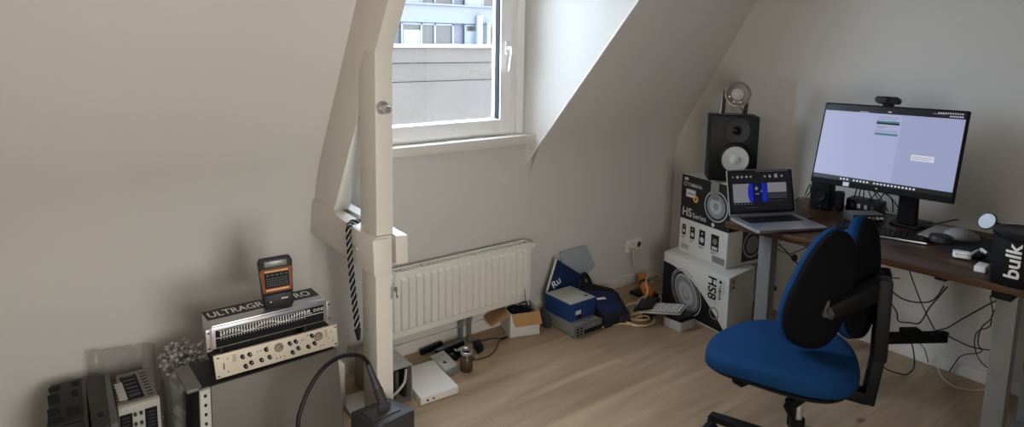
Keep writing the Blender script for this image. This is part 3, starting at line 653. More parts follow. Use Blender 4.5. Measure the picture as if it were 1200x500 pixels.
# glass jar
jr = thing('glass_jar', 'small glass jar with metal rimmed neck standing on floor under radiator', 'jar', (1.645, 2.41, 0))
GL = glassy('jar glass', (205, 188, 165), .14, .03, .12, (120, 105, 88))
J = Matrix.Translation((1.645, 2.41, 0))
m = MB(); m.lathe([(0, .001), (.027, .001), (.030, .006), (.030, .066), (.026, .078), (.0255, .084), (.0225, .084), (.023, .077), (.027, .065), (.027, .008), (0, .006)], J, 28); m.build('glass', GL, jr)
m = MB(); m.lathe([(.0262, .084), (.0282, .084), (.0285, .098), (.0262, .099), (.0250, .096), (.0248, .084)], J, 28); m.build('rim', SILVER, jr)
m = MB(); m.lathe([(0, .0075), (.0262, .0085), (.0262, .045), (.020, .05), (.008, .047), (0, .05)], J, 20); m.build('contents', mat('brown contents', (92, 70, 50), .8, var=.4, scale=160), jr)
# two black bars
for (a, b_, wv, h, lab, hh) in (((1.55, 2.655), (1.685, 2.682), (-.006, .016), .028, 'long black plastic bar lying against skirting under radiator', 0), ((1.60, 2.585), (1.765, 2.603), (-.008, .022), .038, 'black plastic bar with grey top, in front of the other bar under radiator', 1)):
    o = thing('black_bar', lab, 'bar', ((a[0]+b_[0])/2, (a[1]+b_[1])/2, 0))
    q_ = [a, b_, (b_[0]+wv[0], b_[1]+wv[1]), (a[0]+wv[0], a[1]+wv[1])]
    quadbox(MB(), q_, 0, h, .004).build('body', BLACK, o)
    if hh: quadbox(MB(), [(x+.001, y+.003) for x, y in q_], h, h+.003, .001).build('top_strip', MGREY, o)
m = quadbox(MB(), [(1.60, 2.60), (1.655, 2.51), (1.675, 2.52), (1.622, 2.606)], 0, .018, .003)
tag(m.build('power_brick', BLACK), 'slim black power brick lying between the flat grey device and papers', 'power brick')
for i, (q_, z, lab, mt) in enumerate((([(1.672, 2.540), (1.735, 2.520), (1.757, 2.565), (1.690, 2.590)], .026, 'crumpled white paper slip on top of black boxes under radiator', CARDW), )):
    m = MB(); n = 8; vs_ = []
    for j in range(n+1):
        for i2 in range(n+1):
            u_, v_ = i2/n, j/n; p = (V(q_[0]).lerp(V(q_[1]), u_)).lerp(V(q_[3]).lerp(V(q_[2]), u_), v_)
            vs_.append((p.x, p.y, z+.006*math.sin(u_*7+v_*4)+.005*math.cos(v_*9)))
    vs_ += [(x, y, zz-.0008) for x, y, zz in vs_]; N = (n+1)**2
    fs = [[j*(n+1)+i2, j*(n+1)+i2+1, (j+1)*(n+1)+i2+1, (j+1)*(n+1)+i2] for j in range(n) for i2 in range(n)]
    m.add(vs_, fs+[[k2+N for k2 in f[::-1]] for f in fs]); tag(m.build('paper_slip', mt), lab, 'paper')
m = quadbox(MB(), [(1.672, 2.532), (1.742, 2.512), (1.762, 2.568), (1.690, 2.592)], 0, .016, .003)
tag(m.build('small_box', BLACK), 'flat black box under the crumpled white paper slip', 'box')
# black mains adapter with lead
ad = thing('power_adapter', 'black power adapter with long thin cable, on floor left of cardboard box', 'adapter', (1.81, 2.54, 0))
m = quadbox(MB(), [(1.775, 2.50), (1.822, 2.515), (1.850, 2.592), (1.800, 2.585)], 0, .034, .010); m.build('body', BLACK, ad)
m = MB(); m.tube([(1.78, 2.505, .018), (1.745, 2.478, .01), (1.72, 2.47, .004), (1.76, 2.455, .004), (1.83, 2.462, .004), (1.90, 2.51, .004), (1.95, 2.555, .004), (2.005, 2.562, .004)], .0026, 8)
m.build('cable', RUBBER, ad)
m = MB(); m.tube([(1.848, 2.59, .018), (1.885, 2.605, .004), (1.93, 2.60, .004), (1.97, 2.572, .004), (2.008, 2.568, .005)], .0026, 8); m.build('cable', RUBBER, ad)
m = MB(); m.cyl((1.742, 2.47, .009), (1.756, 2.488, .010), .007, n=10); m.build('plug', CHROME, ad)
# cardboard box with brown flaps
kb = thing('cardboard_box', 'white cardboard box with open brown flaps, in front of radiator corner', 'box', (2.11, 2.6, 0))
f0, f1 = V((2.017, 2.551, 0)), V((2.174, 2.500, 0)); dv = V((.05, .150, 0)); h = .128; tk = V((0, 0, h))
def wallp(mb, a, b_, z0, z1, t=.004, side=1):
    a, b_ = V(a), V(b_); d = (b_-a).normalized(); nrm = V((-d.y, d.x, 0))*t*side
    mb.hexa([a+V((0,0,z0)), b_+V((0,0,z0)), b_+nrm+V((0,0,z0)), a+nrm+V((0,0,z0))], [a+V((0,0,z1)), b_+V((0,0,z1)), b_+nrm+V((0,0,z1)), a+nrm+V((0,0,z1))], .0008)
m = MB(); wallp(m, f0, f1, 0, h); wallp(m, f1, f1+dv, 0, h); wallp(m, f1+dv, f0+dv, 0, h); wallp(m, f0+dv, f0, 0, h)
m.hexa([f0, f1, f1+dv, f0+dv], [p+V((0,0,.004)) for p in (f0, f1, f1+dv, f0+dv)], 0)
m.build('carton', CARDW, kb)
def flap(a, b_, c_, d_):
    n_ = (b_-a).cross(d_-a).normalized()*.0035; mb = MB(); mb.hexa([a, b_, c_, d_], [p+n_ for p in (a, b_, c_, d_)], .0006); mb.build('flap', CARDB, kb)
ud = (f1-f0).normalized(); nd = V((-ud.y, ud.x, 0))
e = V((0, 0, h+.001))
flap(f0+e+ud*.004, f1+e-ud*.002, f1+e-nd*.028-V((0,0,.060))+ud*.003, f0+e-nd*.028-V((0,0,.060))+ud*.018)
flap(f0+dv*.98+e, f0+dv*.02+e, f0+e-ud*.105-V((0,0,.052))+dv*.02, f0+dv*.98+e-ud*.105-V((0,0,.052)))
flap(f1+dv*.02+e, f1+dv*.98+e, f1+dv*.98+e+ud*.010+V((0,0,-.06)), f1+dv*.02+e+ud*.010+V((0,0,-.058)))
m = MB(); rnd = random.Random(3)
for i in range(16):
    p = f0.lerp(f1, rnd.uniform(.16, .84))+dv*rnd.uniform(.16, .84); m.ball((p.x, p.y, .098+rnd.uniform(0, .014)), (.018, .016, .014), 8)
for i in range(7):
    ps = [f0.lerp(f1, rnd.uniform(.12, .88))+dv*rnd.uniform(.12, .88)+V((0, 0, rnd.uniform(.105, .135))) for _ in range(5)]; m.tube(ps, .0028, 6)
m.m = 0
tag(m.build('cable_tangle', SOOT), 'black cable tangle filling the open cardboard box', 'cables')
p = f0.lerp(f1, .66)+dv*.3
m = MB(); m.tube([p+V((0, 0, .115)), at(616, 352, 'y', 2.575), at(615, 338, 'y', 2.585)], .0016, 6); tag(m.build('thin_wire', RUBBER), 'thin black wire rising from cardboard box in front of radiator', 'wire')
m = MB(); m.ball((2.258, 2.56, .045), (.021, .05, .045), 16); m.box(2.243, 2.276, 2.52, 2.60, 0, .03, .008)
tag(m.build('pouch', mat('dark pouch', (52, 54, 58), .8)), 'small dark grey pouch between cardboard box and silver device', 'pouch')
# silver device with blue box on top
sd = thing('disc_player', 'silver disc player on the floor under the blue box', 'player', (2.37, 2.47, 0))
m = MB(); m.box(2.285, 2.472, 2.348, 2.61, .006, .068, .005); m.build('housing', mat('player silver', (140, 139, 134), .4, .35), sd)
m = MB(); m.box(2.281, 2.476, 2.338, 2.350, .004, .070, .003); m.m = 1; m.box(2.345, 2.472, 2.336, 2.339, .012, .036, .001); m.build('front_panel', [mat('player front', (112, 111, 108), .4, .3), SOOT], sd)
m = MB(); m.box(2.35, 2.47, 2.3345, 2.3385, .042, .06, .001); m.build('disc_tray', MGREY, sd)
for i in range(3):
    for xk in (2.298, 2.322): m = MB(); m.cyl((xk, 2.3385, .02+i*.016), (xk, 2.332, .02+i*.016), .0055, .005, n=12); m.build('knob', BLACK, sd)
for x in (2.30, 2.455):
    for y in (2.37, 2.58): m = MB(); m.cyl((x, y, 0), (x, y, .0065), .010, n=14); m.build('foot', RUBBER, sd)
bb = thing('blue_box', 'bright blue carton with grey lid top, on the silver disc player', 'box', (2.39, 2.49, .070))
m = MB(); m.box(2.296, 2.478, 2.396, 2.595, .0705, .140, .004); m.m = 1; m.box(2.335, 2.372, 2.3945, 2.3965, .10, .122, .0005); m.m = 2; m.box(2.345, 2.38, 2.3945, 2.3965, .074, .095, .0005); m.build('carton', [BLUEBOX, CARDW, SOOT], bb)
m = MB(); m.box(2.290, 2.484, 2.390, 2.601, .141, .168, .004); m.m = 1; m.box(2.296, 2.478, 2.396, 2.595, .1675, .1695, .001); m.m = 2; m.box(2.44, 2.458, 2.43, 2.447, .169, .1702, .0003); m.build('lid', [BLUEBOX, mat('lid grey', (178, 172, 162), .5), SOOT], bb)
# navy board, grey mailer, tool bag
nb = thing('navy_folder', 'navy blue board with white lettering, leaning on its corner behind the blue box', 'folder', (2.43, 2.63, 0))
A_, B2, C2 = at(653, 304, 'y', 2.63), at(682, 322, 'y', 2.63), at(640, 348, 'y', 2.63)
dc = (C2-A_); k2 = (B2.z-.003)/(-dc.z); D2, E2 = B2+dc*k2, A_+dc*k2; th = V((0, .010, 0))
m = MB(); m.hexa([A_, E2, D2, B2], [p+th for p in (A_, E2, D2, B2)], .0015)
M = frame(A_+V((0, -.0008, 0)), (B2-A_), -dc); m.m = 1; m.text('Ru', M, .062, .075, -.150, .0004, .02, rot=62); m.build('cover', [NAVY, WHITE], nb)
m = MB(); nl = V((dc.z, 0, -dc.x)).normalized(); m.hexa([A_+nl*.0, E2, E2+nl*.007, A_+nl*.007], [p+th for p in (A_, E2, E2+nl*.007, A_+nl*.007)], .0005); m.build('spine', WHITE, nb)
SHT = mat('mailer grey', (164, 170, 174), .35, var=.1, scale=12)
P5 = [at(656, 296, 'y', 2.70), at(687, 287, 'y', 2.702), at(698, 312, 'y', 2.70), at(685, 322, 'y', 2.695)]
low = V((2.60, 2.672, .004)); mid = at(676, 307, 'y', 2.687)
m = MB(); ring_ = P5+[V((2.70, 2.672, .006)), low, V((2.54, 2.676, .1))]
m.add([mid]+ring_+[p+V((0, .004, 0)) for p in [mid]+ring_], [[0, i+1, (i+1) % 7+1] for i in range(7)]+[[8, 8+(i+1) % 7+1, 8+i+1] for i in range(7)]+[[i+1, 9+i, 9+(i+1) % 7, (i+1) % 7+1] for i in range(7)])
tag(m.build('plastic_mailer', SHT), 'pale grey creased plastic mailer leaning against the wall behind navy folder', 'mailer')
tb = thing('tool_bag', 'navy and black fabric bag with white print, on floor right of the disc player', 'bag', (2.62, 2.46, 0))
NV = mat('navy fabric', (22, 38, 78), .85, var=.12, scale=50, bump=.3, bscale=500); BF2 = mat('black fabric', (22, 22, 24), .9, bump=.3, bscale=500)
m = MB(); m.hexa([(2.50, 2.335, 0), (2.69, 2.315, 0), (2.84, 2.55, 0), (2.55, 2.63, 0)], [(2.515, 2.35, .055), (2.685, 2.33, .055), (2.82, 2.55, .075), (2.56, 2.62, .10)], .012, seg=3); m.build('body', BF2, tb)
m = MB(); m.hexa([(2.52, 2.37, .058), (2.67, 2.355, .058), (2.765, 2.525, .078), (2.57, 2.605, .100)], [(2.53, 2.385, .078), (2.665, 2.37, .072), (2.755, 2.515, .098), (2.58, 2.595, .122)], .009, seg=3)
M = frame((2.6, 2.45, .104), (.18, -.03, -.012), (.05, .2, .03)); m.m = 1
for i in range(5): m.box(-.028+i*.012, -.02+i*.012, .01, .03, -.004, -.001, 0, M)
m.build('lid_flap', [NV, WHITE], tb)
m = MB(); m.hexa([(2.58, 2.60, .1), (2.76, 2.52, .08), (2.80, 2.545, .075), (2.61, 2.64, .1)], [(2.60, 2.615, .155), (2.76, 2.53, .105), (2.79, 2.55, .095), (2.615, 2.63, .155)], .006); m.build('rim', BF2, tb)
for i in range(4): m = MB(); m.box(2.60+i*.018, 2.612+i*.018, 2.3195-i*.0019, 2.324-i*.0019, .018, .048, .001); m.build('webbing_loop', DGREY, tb)
m = MB(); m.tube([(2.57, 2.60, .10), at(683, 330, 'y', 2.62), at(685, 321, 'y', 2.635), at(690, 327, 'y', 2.63), (2.66, 2.60, .10)], .012, 10); m.build('handle', BF2, tb)
# orange hand tool, cream cable, pale keyboard, grey box
og = thing('orange_connector', 'orange and black plug connector on floor left of the printed speaker carton', 'connector', (3.08, 2.5, 0))
a, b_ = V((3.10, 2.60, .085)), V((2.992, 2.455, .05)); d = (b_-a); ORB = mat('bright orange plastic', (196, 108, 50), .5)
m = MB(); m.cyl(a, a+d*.40, .028, .031, n=20); m.build('sleeve', ORB, og)
m = MB(); m.cyl(a+d*.40, a+d*.58, .0335, n=20); m.build('collar', BLACK, og)
m = MB(); m.cyl(a+d*.58, b_, .034, .030, n=20); m.build('sleeve', ORB, og)
m = MB(); m.cyl(a-d*.10, a, .012, .022, n=16); m.build('gland', BLACK, og)
m = MB(); m.box(2.99, 3.10, 2.46, 2.60, 0, .02, .004); m.build('base', BLACK, og)
cc = thing('cream_cable', 'coiled cream extension cable on floor beside pale keyboard', 'cable', (2.75, 2.33, 0))
def gp(*l): return [at(x, y, 'z', z) for x, y, z in l]
m = MB(); m.tube(gp((775, 324, .04), (766, 319, .07), (759, 322, .10), (757, 332, .10), (759, 340, .07), (756, 349, .04), (748, 354, .03), (738, 356, .03), (731, 361, .03), (729, 368, .012), (733, 376, .006), (744, 381, .006), (756, 381, .006), (766, 377, .006), (767, 373, .006), (760, 369, .008), (750, 364, .03), (747, 358, .05), (749, 351, .05), (755, 347, .03)), .0056, 8, sub=8); m.build('cable', CABLEW, cc)
m = MB(); m.tube(gp((706, 383, .005), (716, 381.5, .005), (728, 379, .006), (740, 380, .006), (754, 381.5, .012), (763, 378, .012), (766, 371, .012), (759, 367, .014), (745, 367.5, .014), (738, 370, .014), (741, 374, .014), (752, 375, .02), (761, 373, .02), (757, 370, .022), (748, 371, .022), (745, 373, .022)), .005, 8, sub=8); m.build('cable', mat('beige cable', (196, 164, 120), .55, var=.04), cc)
m = MB(); m.tube(gp((757, 340, .02), (764, 343, .008), (772, 346, .006), (777, 351, .006), (780, 358, .006), (779, 364, .01)), .0042, 8); m.build('cable', CABLEW, cc)
gb = thing('grey_box', 'small pale grey box on floor under pale keyboard beside speaker carton', 'box', (2.80, 2.1, 0))
g0, g1, g2 = at(778, 371, 'z', .05), at(798, 379, 'z', .05), at(814, 373.5, 'z', .05); g3 = g0+g2-g1
quadbox(MB(), [(p.x, p.y) for p in (g0, g1, g2, g3)], 0, .05, .004).build('carton', LGREY, gb)
quadbox(MB(), [(p.x, p.y) for p in ((g0*.97+g2*.03), (g1*.97+g3*.03), (g2*.97+g0*.03), (g3*.97+g1*.03))], .050, .074, .004).build('lid', BLACK, gb)
k0, k1, k2_, k3 = at(764, 365, 'z', .09), at(797, 367, 'z', .09), at(806, 355, 'z', .09), at(773, 355, 'z', .09)
kd = thing('pale_keyboard', 'pale keyboard end with white keys, resting on the small grey box', 'keyboard', (k0+k2_)/2)
ext = (k0-k1)*.5
KQ = [(p.x, p.y) for p in (k0+ext, k1, k2_, k3+ext)]
quadbox(MB(), KQ, .078, .088, .003).build('housing', LGREY, kd)
quadbox(MB(), [((p[0]*.97+c0_[0]*.03), (p[1]*.97+c0_[1]*.03)) for p in KQ for c0_ in [(sum(q[0] for q in KQ)/4, sum(q[1] for q in KQ)/4)]], .0881, .0886, .0002).build('key_deck', MGREY, kd)
M = Matrix.Identity(4); uu = (k1-k0-ext); vv = (k3-k0)
m = MB()
for r0 in range(5):
    for c_ in range(12):
        s0, s1, t0, t1 = .03+c_*.079, .03+c_*.079+.058, .06+r0*.18, .06+r0*.18+.125
        q_ = [k0+ext+uu*a_+vv*b3 for a_, b3 in ((s0, t0), (s1, t0), (s1, t1), (s0, t1))]
        quadbox(m, [(p.x, p.y) for p in q_], .0887, .097, .0015)
m.build('keys', mat('key white', (205, 203, 196), .5), kd)
b0 = at(757, 359, 'z', .1)
m = quadbox(MB(), [(p.x, p.y) for p in (at(742, 364, 'z', .1), at(764, 362, 'z', .1), at(771, 352, 'z', .1), at(752, 352, 'z', .1))], .094, .112, .005)
tag(m.build('card_reader', BLACK), 'black plastic slab lying across the left end of the pale keyboard', 'device')
m = quadbox(MB(), [(p.x, p.y) for p in (at(752, 373, 'z', 0), at(766, 374, 'z', 0), at(773, 363, 'z', 0), at(760, 361, 'z', 0))], 0, .077, .006)
tag(m.build('black_case', BLACK), 'black case on floor under the left end of the pale keyboard', 'case')

# ------------------------------------------------------------------ SPEAKER CARTONS AND SPEAKER
c8 = thing('speaker_carton', 'white and black printed carton lying at floor level, lowest of the two speaker cartons', 'carton', (3.1, 2.15, 0))
fa, fb, fc = V((3.035, 2.385, 0)), V((2.955, 1.890, 0)), V((3.235, 1.915, 0)); fd_ = fa+fc-fb; H8 = .322
m = MB(); quadbox(m, [(p.x, p.y) for p in (fa, fb, fc, fd_)], 0, H8, .004)
u8 = fb-fa; L8 = u8.length; M = frame(fa, u8, (0, 0, 1)); m.m = 1
sw = [(0, .008), (L8*.965, .008), (L8*.95, .03), (L8*.86, .075), (L8*.74, .125), (L8*.60, .18), (L8*.45, .222), (L8*.30, .250), (L8*.15, .262), (0, .266)]
m.flat(sw, M, .0006)
cx, cy = L8*.385, .138
ME8 = M @ Matrix.Translation((cx, cy, 0)) @ Matrix.Rotation(R(-52), 4, 'Z')
m.m = 2; m.disc(0, 0, .138, ME8, .0010, ry=.108, r2=.131, n=52); m.disc(-.004, 0, .122, ME8, .0010, ry=.092, r2=.118, n=52)
m.m = 2; m.disc(0, 0, .108, ME8, .0012, ry=.080, n=52); m.m = 3; m.disc(.004, -.004, .100, ME8, .0014, ry=.072, r2=.070, n=48); m.m = 3; m.disc(.01, -.008, .034, ME8, .0016, ry=.026); m.m = 2; m.disc(.006, -.005, .026, ME8, .0018, ry=.02)
m.m = 4; m.disc(L8*.815, .095, .034, M, .0011, r2=.026)
m.m = 1
m.text('HS8', M, .082, L8*.715, H8-.030, .0012, .022, wid=.125, rot=-90); m.rect(L8*.825, L8*.828, .145, H8-.03, M, .0011)
m.disc(L8*.868+.008, H8-.04, .010, M, .0011, n=20); m.text('YAMAHA', M, .030, L8*.862, H8-.056, .0012, .012, wid=.085, rot=-90)
m.m = 4; m.text('STUDIO', M, .016, L8*.92, H8-.03, .0012, 0, wid=.075, rot=-90)
M2 = frame(fb, fc-fb, (0, 0, 1)); m.m = 1; m.text('H', M2, .050, .026, H8-.022, .0012, .01, wid=.045, rot=-90); m.rect(.012, .014, H8-.08, H8-.012, M2, .001); m.rect(.012, .085, H8-.014, H8-.012, M2, .001)
m.rect(.01, .12, .014, .034, M2, .001)
m.build('carton', [CARDW, INK, mat('print silver', (172, 172, 170), .5), mat('print mid', (132, 132, 132), .5), INKG], c8)
c5 = thing('speaker_carton', 'black topped printed carton with four small speaker pictures, under the black speaker', 'carton', (3.2, 2.15, H8))
ga, gb2, gc = V((3.122, 2.350, 0)), V((3.060, 1.985, 0)), V((3.335, 1.945, 0)); gd = ga+gc-gb2; Z5 = .785; Z0 = H8+.0005
m = MB(); quadbox(m, [(p.x, p.y) for p in (ga, gb2, gc, gd)], Z0, Z5, .003)
u5 = gb2-ga; L5 = u5.length; H5 = Z5-Z0; M = frame(ga+V((0, 0, Z0)), u5, (0, 0, 1)); sp5 = H5*.44
m.m = 1; m.rect(.0, L5, sp5, H5, M)
m.m = 2; cx, cy = L5*.74, sp5+.125
m.disc(cx, cy, .088, M, .0010, r2=.080, n=44); m.m = 5; m.disc(cx, cy, .068, M, .0010, n=44); m.m = 2; m.disc(cx-.004, cy, .044, M, .0012, n=40); m.m = 5; m.disc(cx, cy, .020, M, .0014)
m.m = 3; m.text('HS', M, .070, .018, sp5+.020, .0012, .018, wid=.075); m.text('Series', M, .042, .100, sp5+.020, .0012, .012, wid=.105)
m.text('YAMAHA', M, .030, .048, H5-.062, .0012, .012, wid=.115); m.disc(.030, H5-.051, .013, M, .0012, n=20, r2=.009); m.rect(.022, .052, H5-.030, H5-.014, M, .0012)
m.rect(.040, .115, H5-.125, H5-.080, M, .0012); m.m = 4; m.rect(.048, .105, H5-.108, H5-.100, M, .0016)
m.m = 6; m.disc(.118, H5-.128, .020, M, .0018, n=24); m.m = 1; m.rect(.112, .124, H5-.136, H5-.120, M, .0021)
m.m = 3; m.disc(L5*.70, sp5+.018, .012, M, .0012, n=18)
for i, (x, w_, h_) in enumerate(((.022, .030, .062), (.088, .037, .072), (.160, .046, .088), (.252, .058, .092))):
    yb = sp5-.034-h_; m.m = 1; m.rect(x, x+w_, yb, yb+h_, M, .0010); m.m = 3
    if i < 3: m.disc(x+w_/2, yb+h_*.36, w_*.34, M, .0014, n=20); m.disc(x+w_/2, yb+h_*.78, w_*.14, M, .0014, n=14)
    else: m.m = 4; m.disc(x+w_/2, yb+h_*.58, w_*.30, M, .0014, n=20); m.m = 3; m.rect(x+w_*.15, x+w_*.85, yb+.006, yb+.024, M, .0014)
    m.m = 4; m.rect(x, x+w_*.8, yb-.012, yb-.008, M, .0010); m.rect(x, x+w_*.6, yb-.020, yb-.016, M, .0010)
m.m = 4; m.rect(.02, .085, .045, .050, M, .001); m.rect(.02, .075, .036, .041, M, .001); m.rect(.02, .08, .027, .032, M, .001); m.rect(L5*.72, L5*.97, .012, .05, M, .0009)
M2 = frame(gb2+V((0, 0, Z0)), gc-gb2, (0, 0, 1)); R5 = (gc-gb2).length
m.m = 1; m.rect(.0, R5, sp5, H5, M2); m.rect(R5*.42, R5, .02, sp5, M2, .0006); m.m = 2; m.disc(R5*.72, sp5*.55, .075, M2, .001, n=36, r2=.067); m.m = 4; m.disc(R5*.72, sp5*.55, .05, M2, .001, n=30)
m.build('carton', [CARDW, INK, mat('print silver', (172, 172, 170), .5), INKL, INKG, mat('print mid', (132, 132, 132), .5), mat('gold badge', (206, 160, 86), .45)], c5)
TP = glassy('packing tape', (210, 208, 200), .12, .15, .5, (170, 166, 156))
m = MB(); tc_ = ga.lerp(gb2, .62); 
m.hexa([tc_+V((0, 0, Z5+.0006)), tc_+u5*.16+V((0, 0, Z5+.0006)), tc_+u5*.16+(gc-gb2)*.5+V((0, 0, Z5+.0006)), tc_+(gc-gb2)*.5+V((0, 0, Z5+.0006))], [p+V((0, 0, .0006)) for p in (tc_+V((0, 0, Z5+.0006)), tc_+u5*.16+V((0, 0, Z5+.0006)), tc_+u5*.16+(gc-gb2)*.5+V((0, 0, Z5+.0006)), tc_+(gc-gb2)*.5+V((0, 0, Z5+.0006)))], 0)
Mt = frame(ga+V((0, 0, Z0)), u5, (0, 0, 1)); m.box(L5*.62, L5*.78, H5-.10, H5+.001, .0024, .003, 0, Mt); m.build('tape', TP, c5)
# black studio monitor
SPKB = mat('speaker black', (15, 15, 16), .55, var=.08, bump=.1, bscale=300)
sk = thing('studio_speaker', 'black studio speaker with white woofer cone, on the stacked cartons', 'speaker', (3.22, 2.12, Z5))
sa, sb = V((3.085, 2.150, Z5+.001)), V((3.258, 1.962, Z5+.001)); us = (sb-sa).normalized(); Ws = (sb-sa).length; nb_ = V((-us.y, us.x, 0)); nb_ = nb_ if nb_.x > 0 else -nb_
Hs = .362
m = MB(); m.hexa([sa, sb, sb+nb_*.16, sa+nb_*.16], [p+V((0, 0, Hs)) for p in (sa, sb, sb+nb_*.16, sa+nb_*.16)], .006)
MS = frame(sa, us, (0, 0, 1)); m.build('cabinet', SPKB, sk)
m = MB(MS); cx, cy = Ws*.54, .124
m.lathe([(.096, .0), (.096, .004), (.092, .006), (.089, .005), (.087, .0015)], Matrix.Translation((cx, cy, 0)), 44); m.build('woofer_ring', BLACK, sk)
m = MB(MS); m.lathe([(.088, .0035), (.082, .008), (.076, .008), (.072, .003)], Matrix.Translation((cx, cy, 0)), 44); m.build('surround', RUBBER, sk)
m = MB(MS); m.lathe([(.072, .004), (.05, .0025), (.028, .001), (.027, .004), (.020, .010), (.008, .013), (0, .0135)], Matrix.Translation((cx, cy, 0)), 44); m.build('woofer_cone', mat('cone white', (222, 222, 218), .5, var=.02), sk)
m = MB(MS); cx2, cy2 = Ws*.54, .284
m.lathe([(.072, .0), (.070, .0025), (.055, .0012), (.030, .0008)], Matrix.Translation((cx2, cy2, 0)), 40); m.build('waveguide', mat('waveguide black', (15, 15, 16), .45), sk)
m = MB(MS); m.lathe([(.022, .001), (.018, .007), (.010, .011), (0, .012)], Matrix.Translation((cx2, cy2, 0)), 24); m.build('tweeter_dome', GLOSSBLK, sk)
m = MB(MS); m.disc(Ws*.9, .025, .004, I4, .0012, n=14); m.build('logo_badge', WHITE, sk)
# lamp with two arms on top of the speaker
zt = Z5+Hs+.002
lampc = at(864, 96, 'x', 3.2)
lm = thing('spotlight', 'round grey spotlight held between two black arms, on top of the black speaker', 'spotlight', (3.2, 2.12, zt))
bc = (sa+us*Ws*.5+nb_*.06); bc.z = zt
bl0, bl1 = bc-us*.080, bc+us*.080
m = MB(); MB_ = frame(bc, us, nb_); m.box(-.085, .075, -.02, .02, 0, .008, .002, MB_); m.build('base_bracket', DGREY, lm)
zc = .105
m = MB(frame(bc, us, V((0, 0, 1)))); m.prism([(-.068, .006), (-.052, .006), (-.046, zc+.03), (-.062, zc+.03)], -.012, .012, bev=.002); m.build('arm', BLACK, lm)
m = MB(frame(bc, us, V((0, 0, 1)))); m.prism([(.048, .006), (.066, .006), (.074, zc+.005), (.060, zc+.005)], -.012, .012, bev=.002); m.build('arm', BLACK, lm)
m = MB(frame(bc, us, V((0, 0, 1)))); m.prism([(-.082, .0), (-.07, .0), (-.066, zc+.0), (-.074, zc+.0)], -.008, .008, bev=.002)
m.build('arm_plate', LGREY, lm)
hc = bc+V((0, 0, zc+.012))+us*.010; tilt = (-nb_*1.0+V((0, 0, .1))-us*.12).normalized()
ML = frame(hc, us, tilt.cross(us)); 
m = MB(ML); m.lathe([(0, -.05), (.046, -.048), (.060, -.03), (.066, .012), (.070, .018), (.070, .024), (.063, .025), (.058, .014), (.032, .006)], I4, 40); m.build('lamp_head', mat('lamp grey', (138, 132, 124), .4, .3), lm)
m = MB(ML); m.lathe([(.033, .004), (.0325, .012), (.028, .015), (0, .016)], I4, 36); m.build('lens', mat('lens pale', (186, 186, 182), .35), lm)
for a_ in (200, 245, 290): m = MB(ML); m.cyl((.046*math.cos(R(a_)), .046*math.sin(R(a_)), .010), (.046*math.cos(R(a_)), .046*math.sin(R(a_)), .020), .004, n=10); m.build('screw', CHROME, lm)
for s_ in (-1, 1): m = MB(ML); m.cyl((s_*.056, 0, -.002), (s_*.074, 0, -.002), .008, n=14); m.build('pivot_knob', BLACK, lm)
m = MB(); m.tube([hc-tilt*.045-V((0, 0, .02)), hc-V((0, 0, .06))+us*.005, bc+us*.045+V((0, 0, .03)), bc+us*.05+nb_*.03+V((0, 0, .006))], .0025, 6); m.build('cord', RUBBER, lm)
# ------------------------------------------------------------------ DESK
DZ = .740
dk = thing('standing_desk', 'dark walnut desk with grey steel legs along the right wall', 'desk', (3.0, 1.1, 0))
dA, dB = V((2.575, 1.69, 0)), V((2.680, .50, 0)); dC, dD = V((3.395, .54, 0)), V((3.36, 1.73, 0))
m = MB(); quadbox(m, [(p.x, p.y) for p in (dA, dB, dC, dD)], .712, DZ, .004); m.build('desktop', WALNUT, dk)
for yc in (1.578, .655):
    m = MB(); m.box(2.735, 2.79, yc-.032, yc+.032, .03, .70, .004); m.box(2.742, 2.783, yc-.026, yc+.026, .35, .71, .003); m.build('leg', STEEL, dk)
    m = MB(); m.box(3.20, 3.255, yc-.032, yc+.032, .03, .70, .004); m.build('leg', STEEL, dk)
    m = MB(); m.box(2.66, 3.34, yc-.036, yc+.036, .0, .032, .006); m.build('foot', STEEL, dk)
    m = MB(); m.box(2.66, 3.34, yc-.03, yc+.03, .690, .7115, .004); m.build('side_rail', MATTE, dk)
m = MB(); m.box(2.97, 3.01, .69, 1.545, .672, .7115, .004); m.build('cross_rail', MATTE, dk)
m = MB(); m.box(2.745, 2.80, .80, .93, .692, .7115, .003); m.box(2.72, 2.76, .84, .88, .682, .700, .003); m.build('control_bracket', MATTE, dk)
Zd = DZ+.0005
# laptop
lb = thing('laptop', 'open silver laptop showing dark audio software, on the left end of the desk', 'laptop', (2.71, 1.55, Zd))
ul = V((.905, -.425, 0)).normalized(); wl = V((-ul.y, ul.x, 0)); hl, hr = V((2.603, 1.688, Zd)), None
LWd, LDp = .345, .225
B0 = hl-wl*LDp
ML = frame(B0, ul, wl)
m = MB(ML); m.prism(rr2(0, LWd, 0, LDp, .012), .002, .016, bev=.002); m.m = 1; m.rect(.035, LWd-.035, LDp*.50, LDp*.92, I4, .0164); m.m = 2
for r0 in range(5):
    for c_ in range(14): m.rect(.040+c_*.0192, .040+c_*.0192+.0155, LDp*.515+r0*.0178, LDp*.515+r0*.0178+.0145, I4, .0168)
m.m = 3; m.rect(LWd*.32, LWd*.68, .012, LDp*.44, I4, .0163); m.m = 4; m.rect(LWd*.43, LWd*.57, .0008, .006, I4, .0165)
m.build('base', [SILVER, SOOT, BLACK, mat('trackpad', (176, 176, 178), .3, .6), WHITE], lb)
for xx in (.03, LWd-.03):
    for yy in (.03, LDp-.03): m = MB(ML); m.cyl((xx, yy, 0), (xx, yy, .003), .008, n=12); m.build('foot', RUBBER, lb)
sup = (V((0, 0, 1))*math.cos(R(14))+wl*math.sin(R(14)))
MSn = frame(B0+wl*(LDp-.003)+V((0, 0, .017)), ul, sup); SH = .214
